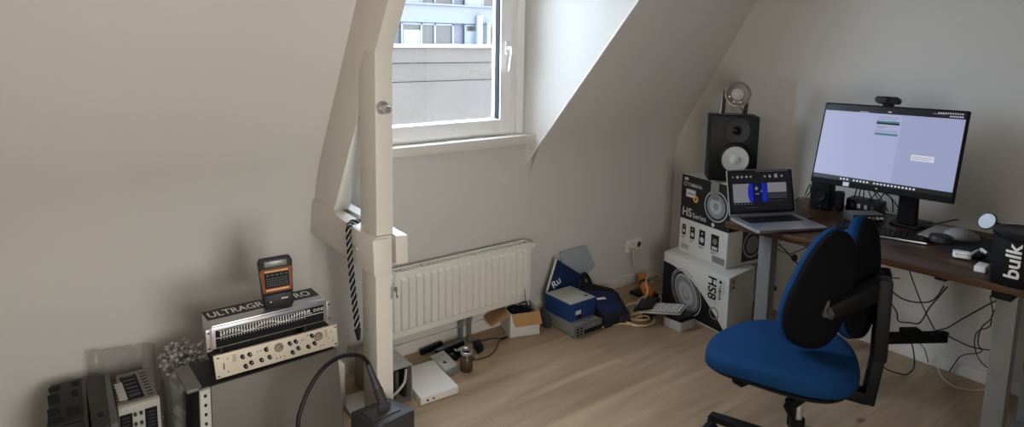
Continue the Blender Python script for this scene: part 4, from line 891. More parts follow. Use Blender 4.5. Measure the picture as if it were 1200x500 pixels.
m = MB(MSn); m.prism(rr2(0, LWd, 0, SH, .010), -.006, 0, bev=.0015); m.build('lid', SILVER, lb)
LS0 = mat('laptop screen dark', (24, 24, 27), .2, emit=.9, var=0); LS1 = mat('laptop screen grey', (122, 124, 128), .3, emit=1.0, var=0)
LS2 = mat('laptop screen blue', (20, 36, 170), .3, emit=1.0, var=0); LS3 = mat('laptop screen navy', (8, 16, 52), .3, emit=1, var=0)
m = MB(MSn); m.rect(.004, LWd-.004, .010, SH-.004, I4, .0004); m.m = 1; X0, X1, Y0, Y1 = .014, LWd-.014, .024, SH-.012
m.rect(X0, X1, Y0, Y1, I4, .0008)
m.m = 2; m.rect(.026, .118, .062, .148, I4, .0012); m.rect(.205, .305, .105, .150, I4, .0012)
m.m = 3; m.flat([(.128, .062), (.112, .062), (.104, .08), (.101, .105), (.104, .13), (.112, .148), (.128, .148)], I4, .0014); m.rect(.176, .200, .062, .148, I4, .0014)
m.m = 4; m.rect(.128, .176, .062, .148, I4, .0013)
m.m = 2; m.disc(.147, .125, .008, I4, .0017, n=16); m.disc(.172, .112, .004, I4, .0017, n=12); m.rect(.140, .160, .098, .102, I4, .0017)
for i, (x, s_) in enumerate(((.030, .004), (.054, .007), (.076, .006), (.100, .006), (.122, .005), (.196, .005), (.222, .007), (.285, .006))): m.disc(x, .180, s_, I4, .0012, n=14)
m.rect(.245, .262, .172, .190, I4, .0012)
for i in range(18): m.rect(.15+i*.0095, .155+i*.0095, .203, .206, I4, .0012)
for i in range(6): m.rect(.030+i*.017, .035+i*.017, .053, .056, I4, .0012)
m.m = 5; m.rect(.205, .305, .064, .067, I4, .0012); m.rect(.205, .305, .076, .102, I4, .0011); m.rect(.085, .150, .036, .040, I4, .0012)
m.build('screen', [SOOT, LS0, LS1, LS2, LS3, mat('laptop screen mid', (48, 50, 56), .3, emit=1, var=0)], lb)
m = MB(); p = B0+ul*LWd+wl*(LDp*.7); m.tube([p+V((0, 0, .009)), p+ul*.05+V((0, 0, .012)), p+ul*.09+wl*.06+V((0, 0, .008)), p+ul*.10+wl*.16+V((0, 0, .006))], .0022, 6); m.build('cable', RUBBER, lb)
# paper under the laptop's left corner
m = MB(); q0 = hl-ul*.006-wl*.12; 
m.hexa([q0+V((0, 0, -.0)), q0+ul*.05-wl*.06, q0+ul*.06-wl*.02, q0+ul*.03+wl*.05], [q0+V((0, 0, .0015)), q0+ul*.05-wl*.06+V((0, 0, .0015)), q0+ul*.06-wl*.02+V((0, 0, .0015)), q0+ul*.03+wl*.05+V((0, 0, .0015))], 0)
# monitor
mo = thing('computer_monitor', 'large black computer monitor with lit pale screen on stand, on the desk', 'monitor', (3.17, 1.2, Zd))
TL, TR, BL, BR = V((3.165, 1.565, 1.268)), V((3.165, .953, 1.291)), V((3.055, 1.553, .895)), V((3.055, .960, .901))
um = ((TR-TL)+(BR-BL)).normalized(); Wm = .602; upm = ((TL-BL)+(TR-BR)).normalized(); Hm = .392
cm = (TL+TR+BL+BR)/4; MM = frame(cm, um, upm)
m = MB(MM); m.box(-Wm/2, Wm/2, -Hm/2, Hm/2, -.022, 0, .004); m.box(-Wm*.32, Wm*.32, -Hm*.36, Hm*.36, -.055, -.02, .016); m.build('housing', MATTE, mo)
SC = mat('screen lavender', (172, 177, 214), .3, emit=1.05, var=0); SCd = mat('screen dark', (20, 20, 26), .3, emit=.1, var=0); SCl = mat('screen right pane', (164, 171, 210), .3, emit=1.0, var=0)
SCw = mat('screen white', (222, 224, 240), .3, emit=1.0, var=0); SCt = mat('screen teal', (70, 132, 150), .3, emit=1, var=0); SCg = mat('screen grey text', (120, 128, 160), .3, emit=1.0, var=0)
x0, x1, y0, y1 = -Wm/2+.008, Wm/2-.008, -Hm/2+.026, Hm/2-.008
m = MB(MM); m.rect(x0, x1, y0, y1, I4, .0006)
m.m = 1; m.rect(x0, x1, y0+.020, y1-.030, I4, .0010)
m.m = 2; m.rect(.052, x1, y0+.020, y1-.030, I4, .0013)
m.m = 3; m.rect(x0+.16, x0+.20, y1-.0275, y1-.0255, I4, .0012); m.rect(-.012, .002, y1-.022, y1-.018, I4, .0012)
for i in range(11): m.rect(x1-.105+i*.0088, x1-.100+i*.0088, y1-.011, y1-.006, I4, .0012)
for i in range(7): m.rect(x1-.060+i*.0075, x1-.0555+i*.0075, y1-.024, y1-.018, I4, .0012)
m.rect(x1-.125, x1-.075, y1-.0135, y1-.0125, I4, .0012)
rnd = random.Random(5)
for i in range(22):
    if i in (3, 9): continue
    x = -.165+i*.0148; m.m = 3; m.rect(x, x+.008, y0+.005, y0+.013, I4, .0012)
m.m = 4; m.rect(-.052, .045, y1-.072, y1-.062, I4, .0016); m.m = 3; m.rect(-.050, .0, y1-.0615, y1-.060, I4, .0018)
m.m = 0; m.rect(-.052, .045, y1-.078, y1-.070, I4, .0017)
m.m = 4; m.rect(-.052, .045, y1-.128, y1-.118, I4, .0016)
m.m = 5
for yy, a_, b_ in ((.046, -.045, .04), (.056, -.05, .03), (.090, -.05, -.005), (.096, -.05, -.02), (.110, -.05, .042)): m.rect(a_, b_, y1-yy, y1-yy+.0022, I4, .0016)
m.m = 3; m.rect(.115, .205, y0+.132, y0+.158, I4, .0015); m.m = 5
for yy, a_, b_ in ((.139, .122, .19), (.147, .12, .2), (.163, .15, .165)): m.rect(a_, b_, y0+yy, y0+yy+.0018, I4, .0018)
m.m = 6; m.rect(-.02, .008, y0+.007, y0+.009, I4, .0012)
m.build('screen', [SCd, SC, SCl, SCw, SCt, SCg, SCg], mo)
m = MB(MM); m.rect(-Wm*.245, -Wm*.20, -Hm/2+.003, -Hm/2+.022, I4, .0007); m.build('sticker', WHITE, mo)
m = MB(MM); m.disc(.0, -Hm/2+.013, .004, I4, .0007, n=12); m.build('logo', LGREY, mo)
bs = V((3.215, 1.165, Zd)); bk = cm+upm.cross(um)*.05-upm*.04; bk.y = 1.165
m = MB(); m.hexa([(3.175, 1.125, Zd+.012), (3.175, 1.205, Zd+.012), (3.215, 1.205, Zd+.012), (3.215, 1.125, Zd+.012)], [(3.172, 1.132, 1.08), (3.172, 1.198, 1.08), (3.205, 1.198, 1.08), (3.205, 1.132, 1.08)], .008); m.build('stand_column', MATTE, mo)
m = MB(); m.box(3.155, 3.33, 1.105, 1.225, Zd, Zd+.012, .005); m.build('stand_base', BLACK, mo)
m = MB(); m.cyl((3.19, 1.165, 1.06), (3.135, 1.165, 1.08), .03, n=20); m.build('hinge', BLACK, mo)
# webcam on the monitor
wc = thing('webcam', 'black webcam clipped on the top edge of the monitor', 'webcam', TL.lerp(TR, .47))
cW = cm+um*(-.025)+upm*(Hm/2); MW = frame(cW, um, upm)
m = MB(MW); m.prism(rr2(-.052, .052, .010, .040, .014), -.016, .018, bev=.004); m.build('body', BLACK, wc)
m = MB(MW); m.lathe([(.011, .018), (.011, .021), (.008, .0215), (0, .0205)], Matrix.Translation((0, .025, 0)), 22); m.build('lens', GLOSSBLK, wc)
m = MB(MW); m.box(-.02, .02, .0005, .011, -.03, .006, .002); m.box(-.018, .018, -.03, .004, -.033, -.0235, .002); m.build('clip', MATTE, wc)
# keyboard with pale front edge
kb2 = thing('keyboard', 'black keyboard with thin silver front edge, on desk behind the chair', 'keyboard', (2.95, 1.25, Zd))
kp, ku = V((2.846, 1.322, Zd)), V((.285, -.958, 0)).normalized(); MK = frame(kp, ku, V((-ku.y, ku.x, 0)))
m = MB(MK); m.box(0, .345, .0, .135, 0, .013, .003); m.build('housing', MATTE, kb2)
m = MB(MK); m.box(.001, .344, -.0015, .0005, .004, .011, .0005); m.build('front_edge', SILVER, kb2)
m = MB(MK)
for r0 in range(6):
    for c_ in range(16): m.box(.009+c_*.0201, .009+c_*.0201+.0165, .010+r0*.0198, .010+r0*.0198+.016, .012, .017, .001)
m.build('keys', BLACK, kb2)
m = MB(MK); m.rect(.05, .085, .128, .134, I4, .0135); m.build('status_light', LGREY, kb2)
# black trackpad slab right of the keyboard
p0 = at(1076, 284, 'z', Zd); 
# audio interface
ai = thing('audio_interface', 'long grey audio interface with small knobs, behind the keyboard', 'audio interface', (3.07, 1.31, Zd))
iu = V((.80, -.60, 0)).normalized(); ip = at(998, 262, 'z', Zd); MI = frame(ip, iu, V((-iu.y, iu.x, 0)))
m = MB(MI); m.box(0, .15, 0, .08, .004, .045, .010); m.build('housing', mat('interface grey', (112, 114, 122), .35, .4), ai)
m = MB(MI); m.box(.006, .144, -.003, .004, .008, .040, .003); m.build('front_panel', BLACK, ai)
for i in range(4): m = MB(MI); m.cyl((.075+i*.019, -.003, .028), (.075+i*.019, -.014, .028), .006, n=14); m.build('knob', LGREY if i != 1 else MGREY, ai)
m = MB(MI); m.cyl((.03, -.003, .025), (.03, -.005, .025), .009, n=16); m.build('jack_socket', SOOT, ai)
# black dock blocks behind the laptop
def dockbox(name, lab, cat, px0, px1, base_y, xq, h, depth, extra):
    a, b_ = at(px0, base_y, 'x', xq), at(px1, base_y, 'x', xq); a.z = b_.z = Zd; b_.x += .02
    u_ = (b_-a); n_ = V((-u_.y, u_.x, 0)).normalized(); n_ = n_ if n_.x > 0 else -n_
    o = thing(name, lab, cat, a); m = MB(); m.hexa([a, b_, b_+n_*depth, a+n_*depth], [p+V((0, 0, h)) for p in (a+u_*.06, b_-u_*.04, b_+n_*depth*.9, a+n_*depth*.9)], .012); m.build('body', MATTE, o); return o, a, b_, n_, u_
o, a, b_, n_, u_ = dockbox('desk_speaker', 'rounded black desktop speaker behind right edge of the laptop', 'speaker', 946, 968, 254, 3.14, .135, .12, 0)
MF = frame(a+V((0, 0, 0)), u_, (0, 0, 1)); m = MB(MF); m.lathe([(.028, -.002), (.028, .004), (.022, .002), (.010, .001), (0, .003)], Matrix.Translation((u_.length/2, .075, .004)), 26); m.build('driver', BLACK, o)
m = MB(MF); m.lathe([(.012, -.001), (.012, .004), (.008, .002), (0, .003)], Matrix.Translation((u_.length/2, .024, .002)), 18); m.build('tweeter', BLACK, o)
o, a, b_, n_, u_ = dockbox('power_hub', 'small black block standing beside rounded black desk speaker', 'hub', 976, 986, 254, 3.18, .095, .06, 0)
MF = frame(a, u_, (0, 0, 1)); m = MB(MF)
for i in range(3): m.box(u_.length*.25, u_.length*.75, .02+i*.022, .030+i*.022, -.001, .004, .001)
m.build('port', SOOT, o)
wj = at(941, 231, 'x', 3.2); 
jk = thing('jack_plug', 'small pale plug on a black lead behind the laptop', 'plug', V((wj.x, wj.y, Zd)))
m = MB(); m.cyl(wj+V((-.012, .01, 0)), wj+V((.012, -.012, .004)), .010, .008, n=14); m.build('plug_body', LGREY, jk)
m = MB(); m.tube([wj+V((.012, -.012, .004)), wj+V((.03, -.02, .03)), wj+V((.06, .0, .06)), wj+V((.08, .03, .0)), V((wj.x+.09, wj.y+.03, Zd+.003))], .0025, 6); m.tube([wj+V((-.012, .01, 0)), wj+V((-.02, .03, -.02)), V((wj.x-.02, wj.y+.05, Zd+.003))], .0025, 6); m.build('lead', RUBBER, jk)
# black hub clutter behind interface
hb = thing('usb_hub', 'black box with cables and small sockets, between desk speaker and monitor stand', 'hub', at(1004, 250, 'x', 3.28))
p = at(990, 250, 'x', 3.25); p.z = Zd; q_ = at(1030, 254, 'x', 3.25); q_.z = Zd
m = MB(); quadbox(m, [(p.x, p.y), (q_.x, q_.y), (q_.x+.10, q_.y+.01), (p.x+.10, p.y+.01)], Zd, Zd+.062, .006); m.build('housing', BLACK, hb)
for i in range(4):
    m = MB(); c = p.lerp(q_, .2+.2*i)+V((-.001, 0, .030)); m.box(c.x-.003, c.x+.001, c.y-.007, c.y+.007, c.z-.006, c.z+.014, .001); m.build('socket', LGREY if i in (1, 2) else DGREY, hb)
rnd = random.Random(11)
for i in range(6):
    s_ = p.lerp(q_, .15+.14*i)+V((.03, 0, .06)); m = MB(); m.tube([s_, s_+V((.02, rnd.uniform(-.04, .04), .06)), s_+V((.06, rnd.uniform(-.09, .06), .07+rnd.uniform(-.02, .04))), s_+V((.10, rnd.uniform(-.12, .02), .02)), V((s_.x+.10, s_.y-.1, Zd+.004))], .0028, 6); m.build('lead', RUBBER, hb)
# right side: puck, tablet stack, mouse on pad
pdq = [at(x, y, 'z', Zd) for x, y in ((1096, 290), (1160, 309), (1172, 284), (1118, 271))]
m = MB(); quadbox(m, [(p.x, p.y) for p in pdq], Zd, Zd+.004, .001); tag(m.build('mouse_pad', mat('pad black', (24, 24, 25), .85)), 'thin black mouse pad on the right part of the desk', 'mouse pad')
pk = at(1102, 284.5, 'z', Zd); m = MB(); m.lathe([(0, 0), (.039, 0), (.043, .005), (.043, .022), (.039, .028), (.016, .029), (0, .029)], Matrix.Translation((pk.x+.0, pk.y, Zd+.0045)), 36)
tag(m.build('charging_puck', mat('puck black', (32, 32, 34), .5)), 'round black puck on desk in front of grey mouse', 'puck')
t0, t1, t2, t3 = [at(x, y, 'z', Zd+.03) for x, y in ((1075, 271), (1106, 277), (1134, 268), (1098, 260))]
lp2 = thing('closed_laptop', 'closed dark grey laptop with pale edge, on desk right of monitor stand', 'laptop', (t0+t2)/2-V((0, 0, .03)))
m = MB(); quadbox(m, [(p.x, p.y) for p in (t0, t1, t2, t3)], Zd, Zd+.012, .003); m.build('base', BLACK, lp2)
m = MB(); quadbox(m, [(p.x, p.y) for p in (t0, t1, t2, t3)], Zd+.0125, Zd+.020, .003); m.build('lid', mat('lid dark silver', (150, 149, 146), .4, .2), lp2)
s0, s1 = at(1082, 265, 'z', Zd+.022), at(1120, 257, 'z', Zd+.046)
m = MB(); m.hexa([s0, s0+V((.008, -.012, 0)), s1+V((.008, -.012, 0)), s1], [p+V((0, 0, .003)) for p in (s0, s0+V((.008, -.012, 0)), s1+V((.008, -.012, 0)), s1)], .001)
tag(m.build('stylus', DGREY), 'thin dark stylus lying tilted on the closed laptop', 'stylus')
mc = at(1127, 276, 'z', Zd+.02); mu = (at(1144, 280, 'z', Zd+.02)-at(1110, 276, 'z', Zd+.02)).normalized()
ms = thing('computer_mouse', 'grey vertical computer mouse on the black mouse pad', 'mouse', V((mc.x, mc.y, Zd+.0045)))
m = MB(); b_ = bmesh.new(); bmesh.ops.create_uvsphere(b_, u_segments=28, v_segments=16, radius=1)
for v in b_.verts:
    z = max(v.co.z, -.35); x, y = v.co.x, v.co.y
    v.co = V((x*.066, y*.040*(1-.12*x), (z+.35)*.036*(1-.28*x*(x > 0))))
m.bm(b_, frame(V((mc.x, mc.y, Zd+.0048)), mu, V((-mu.y, mu.x, 0)))); m.build('shell', mat('mouse grey', (134, 132, 128), .45), ms)
m = MB(frame(V((mc.x, mc.y, Zd+.0048)), mu, V((-mu.y, mu.x, 0)))); m.cyl((-.046, -.004, .030), (-.046, .004, .030), .008, n=16); m.build('scroll_wheel', RUBBER, ms)
# earbud case, connectors, charger
ec = at(1127, 299, 'z', Zd+.012); eu = (at(1137, 301, 'z', Zd)-at(1117, 298, 'z', Zd)).normalized()
ca = thing('earbud_case', 'small glossy white earbud case at front of desk, left of white leads', 'earbud case', V((ec.x, ec.y, Zd+.0045)))
ME = frame(V((ec.x, ec.y, Zd+.0045)), eu, V((-eu.y, eu.x, 0)))
m = MB(ME); m.prism(rr2(-.030, .030, -.022, .022, .014, 6), 0, .015, bev=.005); m.build('lower_shell', mat('gloss white', (238, 238, 238), .15, var=0), ca)
m = MB(ME); m.prism(rr2(-.030, .030, -.022, .022, .014, 6), .0153, .023, bev=.005); m.build('lid', mat('gloss white', (238, 238, 238), .15, var=0), ca)
wl_ = thing('white_lead', 'short white charging lead beside the earbud case', 'cable', at(1148, 296, 'z', Zd+.005))
m = MB(); m.tube([at(x, y, 'z', z) for x, y, z in ((1137, 298, Zd+.008), (1142, 295, Zd+.011), (1147, 293, Zd+.013), (1152, 295, Zd+.011), (1157, 297, Zd+.008))], .0042, 8); m.build('cable', WHITE, wl_)
a, b_ = at(1137, 298, 'z', Zd+.009), at(1143, 297.5, 'z', Zd+.009); m = MB(); m.cyl(a, b_, .006, n=12); m.build('plug', WHITE, wl_)
a, b_ = at(1150, 292, 'z', Zd+.012), at(1157, 297, 'z', Zd+.010); m = MB(); m.cyl(a, b_, .0065, n=12); m.build('plug', WHITE, wl_)
bcv = at(1148, 302, 'z', Zd+.005); m = MB(); m.ball((bcv.x, bcv.y, Zd+.013), (.028, .020, .0125), 14); tag(m.build('cable_bundle', SOOT), 'small black cable bundle between earbud case and black tub', 'cable')
wq = [at(x, y, 'z', Zd+.018) for x, y in ((1141, 312), (1155, 315), (1160, 310), (1147, 307))]
ch = thing('white_charger', 'small square white charger on front edge of desk beside black tub', 'charger', (wq[0]+wq[2])/2)
m = MB(); quadbox(m, [(p.x, p.y) for p in wq], Zd, Zd+.022, .005); m.build('body', WHITE, ch)
a = (wq[2]+wq[3])/2; m = MB(); m.cyl(V((a.x, a.y, Zd+.010)), V((a.x+.012, a.y-.004, Zd+.010)), .004, n=10); m.build('cable_tip', LGREY, ch)
# magnetic charging stand with round white discs
cs_ = thing('charging_stand', 'black charging stand with round white disc on an arm, behind the black tub', 'charging stand', (2.96, .72, Zd))
dc_ = at(1157, 259, 'x', 2.95); e2 = at(1187, 268, 'x', 2.95)
m = MB(); m.box(2.91, 3.00, .65, .80, Zd, Zd+.012, .004); m.build('base', BLACK, cs_)
m = MB(); m.hexa([(2.935, .70, Zd+.011), (2.965, .70, Zd+.011), (2.965, .745, Zd+.011), (2.935, .745, Zd+.011)], [(2.94, e2.y-.015, e2.z), (2.96, e2.y-.015, e2.z), (2.96, e2.y+.015, e2.z), (2.94, e2.y+.015, e2.z)], .003); m.build('post', BLACK, cs_)
m = MB(); m.tube([e2+V((0, 0, -.004)), e2.lerp(dc_, .5)+V((.008, 0, -.001)), dc_+V((.012, 0, 0))], .006, 8); m.build('arm', BLACK, cs_)
nn = (CAM-dc_).normalized()*.75+V((-.1, .5, .35)); nn.normalize(); Md = frame(dc_, V((0, 0, 1)).cross(nn), nn.cross(V((0, 0, 1)).cross(nn)))
m = MB(Md); m.lathe([(0, -.006), (.033, -.006), (.035, -.002), (.035, .001), (.031, .002)], I4, 32); m.build('disc_rim', BLACK, cs_)
m = MB(Md); m.lathe([(.031, .002), (.030, .003), (0, .003)], I4, 32); m.build('disc_face', mat('disc white', (214, 218, 224), .3, var=0), cs_)
d2_ = at(1189, 265, 'x', 2.95); m = MB(); m.lathe([(0, 0), (.026, 0), (.028, .003), (.026, .006), (0, .007)], Matrix.Translation(d2_+V((0, 0, -.003))) @ Matrix.Rotation(R(10), 4, 'X'), 28); m.build('watch_puck', WHITE, cs_)
# black tub with white lettering
tc0 = V((2.732, .630, Zd)); tu = thing('black_tub', 'large black tub with white vertical lettering at right end of the desk', 'tub', tc0)
rT = .082
m = MB(); m.lathe([(0, .001), (rT-.006, .001), (rT-.002, .006), (rT, .03), (rT, .155), (rT-.004, .165), (0, .165)], Matrix.Translation(tc0), 48)
ang0 = math.atan2(CAM.y-tc0.y, CAM.x-tc0.x)
def wrap(txt, mb, size, a_c, z0, lift=.0006, bold=.02, wid=None):
    vs, fs = text_geo(txt, bold); x0 = min(v.x for v in vs); x1 = max(v.x for v in vs); y0 = min(v.y for v in vs); y1 = max(v.y for v in vs)
    sx = wid/(x1-x0); out = []
    for v in vs:
        along = (v.x-x0)*sx; across = (v.y-(y0+y1)/2)*size            # reads upwards
        a = a_c - across/rT; out.append((tc0.x+(rT+lift)*math.cos(a), tc0.y+(rT+lift)*math.sin(a), tc0.z+z0+along))
    b = bmesh.new(); bv = [b.verts.new((v.x, v.y, 0)) for v in vs]
    for f in fs: b.faces.new([bv[i] for i in f])
    for k_ in range(1, 12):
        bmesh.ops.bisect_plane(b, geom=b.verts[:]+b.edges[:]+b.faces[:], plane_co=(0, y0+(y1-y0)*k_/12, 0), plane_no=(0, 1, 0))
    b.verts.index_update(); out = []
    for v in b.verts:
        a = a_c-(v.co.y-(y0+y1)/2)*size/rT; out.append((tc0.x+(rT+lift)*math.cos(a), tc0.y+(rT+lift)*math.sin(a), tc0.z+z0+(v.co.x-x0)*sx))
    mb.add(out, [[v.index for v in f.verts] for f in b.faces]); b.free()
m.m = 1; wrap('bulk', m, .062, ang0-.26, .036, wid=.122)
m.build('body', [MATTE, mat('label white', (224, 222, 214), .5, var=0)], tu)
m = MB()
vs_ = []; n = 10
for j in range(n+1):
    for i2 in range(2): a = ang0+.12+.26*(j/n); vs_.append((tc0.x+(rT+.0008)*math.cos(a), tc0.y+(rT+.0008)*math.sin(a), tc0.z+.085+.03*i2))
m.add(vs_, [[j*2, j*2+2, j*2+3, j*2+1] for j in range(n)]); m.build('orange_badge', ORANGE, tu)
m = MB(); m.lathe([(0, .1655), (rT+.003, .1655), (rT+.005, .169), (rT+.005, .184), (rT+.001, .189), (rT-.01, .190), (rT-.014, .187), (0, .187)], Matrix.Translation(tc0), 48); m.build('lid', BLACK, tu)

# ------------------------------------------------------------------ BELOW THE DESK
ps = thing('power_strip', 'black power strip hanging by its cables below the desk', 'power strip', at(1072, 395, 'x', 3.17))
sL, sR = at(1036, 391, 'x', 3.08), at(1107, 389.5, 'x', 3.30)
us_ = (sR-sL); MP = frame(sL-V((0, 0, .02)), us_, V((0, 0, 1)).cross(us_)); L_ = us_.length
m = MB(MP); m.box(0, L_, -.028, .028, -.018, .018, .005); m.build('body', MATTE, ps)
for i in range(4): m = MB(MP); m.lathe([(.021, .018), (.021, .020), (.018, .020), (.017, .012), (0, .012)], Matrix.Translation((.05+i*.075, 0, .0)), 20); m.build('outlet', BLACK, ps)
m = MB(MP); m.box(.08, .16, -.022, .022, .020, .042, .004); m.build('mains_adapter', MATTE, ps)
def lead(name, lab, pts, r=.003, mt=RUBBER, cat='cable'):
    m = MB(); P = [at(x, y, 'x', X) for x, y, X in pts]; m.tube(P, r, 6); return tag(m.build(name, mt), lab, cat)
top_ = lambda x, y, X: (x, y, X)
lead('power_cable', 'black cable running from under desk top straight to hanging power strip', [(1066, 318, 2.98), (1072, 335, 3.1), (1082, 360, 3.22), (1095, 386, 3.28)])
lead('power_cable', 'black cable sagging in a long curve from chair back to desk bracket', [(1046, 342, 3.0), (1058, 350, 3.05), (1074, 354, 3.08), (1090, 353, 3.05), (1099, 346, 2.95), (1106, 335, 2.80)])
lead('power_cable', 'black cable dipping to hanging power strip then back up to desk bracket', [(1045, 356, 3.1), (1051, 366, 3.12), (1053, 376, 3.14), (1066, 378, 3.16), (1078, 378, 3.18), (1088, 362, 3.12), (1098, 350, 3.0), (1110, 336, 2.82)])
lead('power_cable', 'black cable rising from hanging power strip to top of right desk leg', [(1096, 387, 3.27), (1110, 384, 3.26), (1125, 375, 3.2), (1150, 361, 3.1), (1172, 350, 2.98), (1186, 345, 2.90)])
lead('power_cable', 'black cable from hanging power strip running level to right desk leg', [(1107, 391, 3.30), (1120, 398, 3.32), (1138, 406, 3.34), (1160, 410, 3.32), (1176, 410, 3.25)])
lead('power_cable', 'black cable looping up and down beside the right desk leg', [(1174, 352, 3.1), (1163, 368, 3.2), (1160, 382, 3.25), (1146, 388, 3.3), (1142, 400, 3.36), (1145, 416, 3.42), (1155, 429, 3.46), (1165, 432, 3.44), (1174, 426, 3.4)], .0025)
lead('power_cable', 'thin black cable zigzagging down the right wall to the skirting behind desk leg', [(1160, 346, 3.2), (1163, 370, 3.3), (1150, 384, 3.36), (1146, 402, 3.42), (1150, 412, 3.46), (1128, 416, 3.48), (1120, 424, 3.49), (1112, 436, 3.49)], .0025)
lead('power_cable', 'black cable loop hanging from power strip to the floor beside the chair back', [(1068, 400, 3.2), (1071, 415, 3.25), (1071, 430, 3.3), (1063, 438, 3.3), (1052, 437, 3.25), (1036, 430, 3.2), (1028, 412, 3.1)])
lead('power_cable', 'thin black cable falling from hanging power strip to skirting', [(1073, 398, 3.22), (1080, 404, 3.35), (1084, 410, 3.45), (1088, 425, 3.49)], .0022)
lead('power_cable', 'black cable hanging in an arc below left end of the desk', [(905, 282, 3.0), (912, 292, 3.05), (925, 297, 3.1), (940, 292, 3.05), (950, 286, 2.98)], .0022)
lead('power_cable', 'black cable with inline lump slanting from left desk end to the chair backrest', [(906, 280, 2.9), (920, 293, 3.0), (932, 306, 3.05), (945, 322, 3.1), (958, 336, 3.1)], .0034)
pl_ = at(931, 302, 'x', 3.05); m = MB(); m.ball((pl_.x, pl_.y, pl_.z), (.012, .016, .020), 12); tag(m.build('inline_switch', BLACK), 'small black inline lump on slanting cable under left desk end', 'switch')
lead('white_cable', 'cream cable lying on the floor by the skirting under desk', [(1098, 429, 3.46), (1103, 440, 3.40), (1112, 449, 3.36), (1122, 454, 3.34), (1142, 457, 3.40), (1160, 455, 3.47)], .003, CABLEW)
# tangle hooked beneath the front of the desk
tg = thing('cable_tangle', 'black knot of cables hanging under desk behind the chair back', 'cables', at(1032, 318, 'x', 2.90))
rnd = random.Random(21)
for i in range(7):
    m = MB(); m.tube([at(1036+rnd.uniform(-9, 9), 316+rnd.uniform(-2, 13), 'x', 2.90+rnd.uniform(-.04, .04)) for _ in range(6)], .0034, 6); m.build('lead', RUBBER, tg)
m = MB(); c = at(1037, 321, 'x', 2.90); m.box(c.x-.02, c.x+.02, c.y-.018, c.y+.018, c.z-.02, c.z+.012, .006); m.tube([at(1036, 322, 'x', 2.9), at(1045, 325, 'x', 2.9), at(1054, 326, 'x', 2.88)], .0025, 6); m.tube([at(1030, 313, 'x', 2.9), V((2.9, c.y, .7115))], .004, 6); m.build('clamp', MATTE, tg)
wv_ = at(905, 336, 'x', XR-.0005); m = MB(); m.box(XR-.014, XR-.0005, wv_.y-.028, wv_.y+.028, wv_.z-.012, wv_.z+.012, .003)
tag(m.build('wall_clip', BLACK), 'small black clip on right wall low behind left desk leg', 'clip')
# ------------------------------------------------------------------ OFFICE CHAIR
CH = V((2.185, 1.07, 0)); ROT = R(30)
ch_ = thing('office_chair', 'blue office chair with split black backrest standing in front of desk', 'chair', CH, ROT)
fwd = V((-math.sin(ROT), math.cos(ROT), 0)); rgt = V((math.cos(ROT), math.sin(ROT), 0))
CHB = mat('chair black', (15, 15, 16), .55, var=.06, spec=.2); PADB = mat('pad shell black', (13, 13, 14), .9, spec=.1, var=.08, bump=.25, bscale=600)
def outline(a, b, p, taper=0, n=56):
    out = []
    for i in range(n):
        t_ = 2*math.pi*i/n; c, s_ = math.cos(t_), math.sin(t_)
        x = a*math.copysign(abs(c)**(2/p), c); y = b*math.copysign(abs(s_)**(2/p), s_); out.append((x*(1-taper*y/b), y))
    return out
def pillow(mb, M, ol, t, dome=.0, curve=None, bottom=True, soft=.35):
    """cushion: outline in local xy, thickness t along +z, domed; curve(x, y) bends it"""
    n = len(ol); rings = []
    rings.append((.0, t+dome))
    for s_ in (.25, .5, .7, .84): rings.append((s_, t+dome*(1-s_*s_)))
    for k in range(1, 6):
        a = k/5*math.pi/2; rings.append((.84+.16*math.sin(a), t*(1-soft)+t*soft*math.cos(a)+dome*(1-.84**2)*math.cos(a)))
    rings.append((1.0, t*.25)); rings.append((.97, .04*t)); rings.append((.93, 0))
    vs = []; fs = []
    for s_, z in rings:
        for x, y in ol:
            X, Y = x*s_, y*s_; vs.append((X, Y, z+(curve(X, Y) if curve else 0)))
    K = len(rings)
    for k in range(K-1): fs += [[k*n+i, (k+1)*n+i, (k+1)*n+(i+1) % n, k*n+(i+1) % n] for i in range(n)]
    fs.append([(K-1)*n+i for i in range(n)][::-1])
    b = bmesh.new(); bv = [b.verts.new(v) for v in vs]
    for f in fs: b.faces.new([bv[i] for i in f])
    bmesh.ops.remove_doubles(b, verts=b.verts[:n], dist=1e-5)
    bmesh.ops.recalc_face_normals(b, faces=b.faces[:]); mb.bm(b, M)
def beam(mb, p0, p1, w, h, up=(0, 0, 1), bev=.006, w1=None, h1=None):
    p0, p1 = V(p0), V(p1); d = (p1-p0).normalized(); s_ = d.cross(V(up)).normalized(); t_ = s_.cross(d); w1 = w1 or w; h1 = h1 or h
    q = lambda P, a, b_: [P-s_*a/2-t_*b_/2, P+s_*a/2-t_*b_/2, P+s_*a/2+t_*b_/2, P-s_*a/2+t_*b_/2]
    mb.hexa(q(p0, w, h), q(p1, w1, h1), bev); return mb
sc = V((2.176, 1.168, .397))
MSt = frame(sc, rgt, fwd)
m = MB(); pillow(m, MSt, outline(.238, .258, 2.45, .26), .064, .012, lambda x, y: -.045*max(0, (y-.04)/.218)**2+.012*(x/.27)**2); m.build('seat', BLUEF, ch_)
m = MB(); pillow(m, MSt @ Matrix.Translation((0, 0, -.014)), outline(.222, .238, 2.45, .26), .018, 0, lambda x, y: -.042*max(0, (y-.04)/.218)**2); m.build('seat_shell', CHB, ch_)
hub = V((2.185, 1.085, 0))
m = MB(); beam(m, sc+V((0, 0, -.045))-fwd*.17, sc+V((0, 0, -.045))+fwd*.12, .16, .05, bev=.012); m.build('mechanism', CHB, ch_)
m = MB(); m.cyl((hub.x, hub.y, .20), (hub.x, hub.y, .345), .014, n=20); m.build('gas_lift', CHROME, ch_)
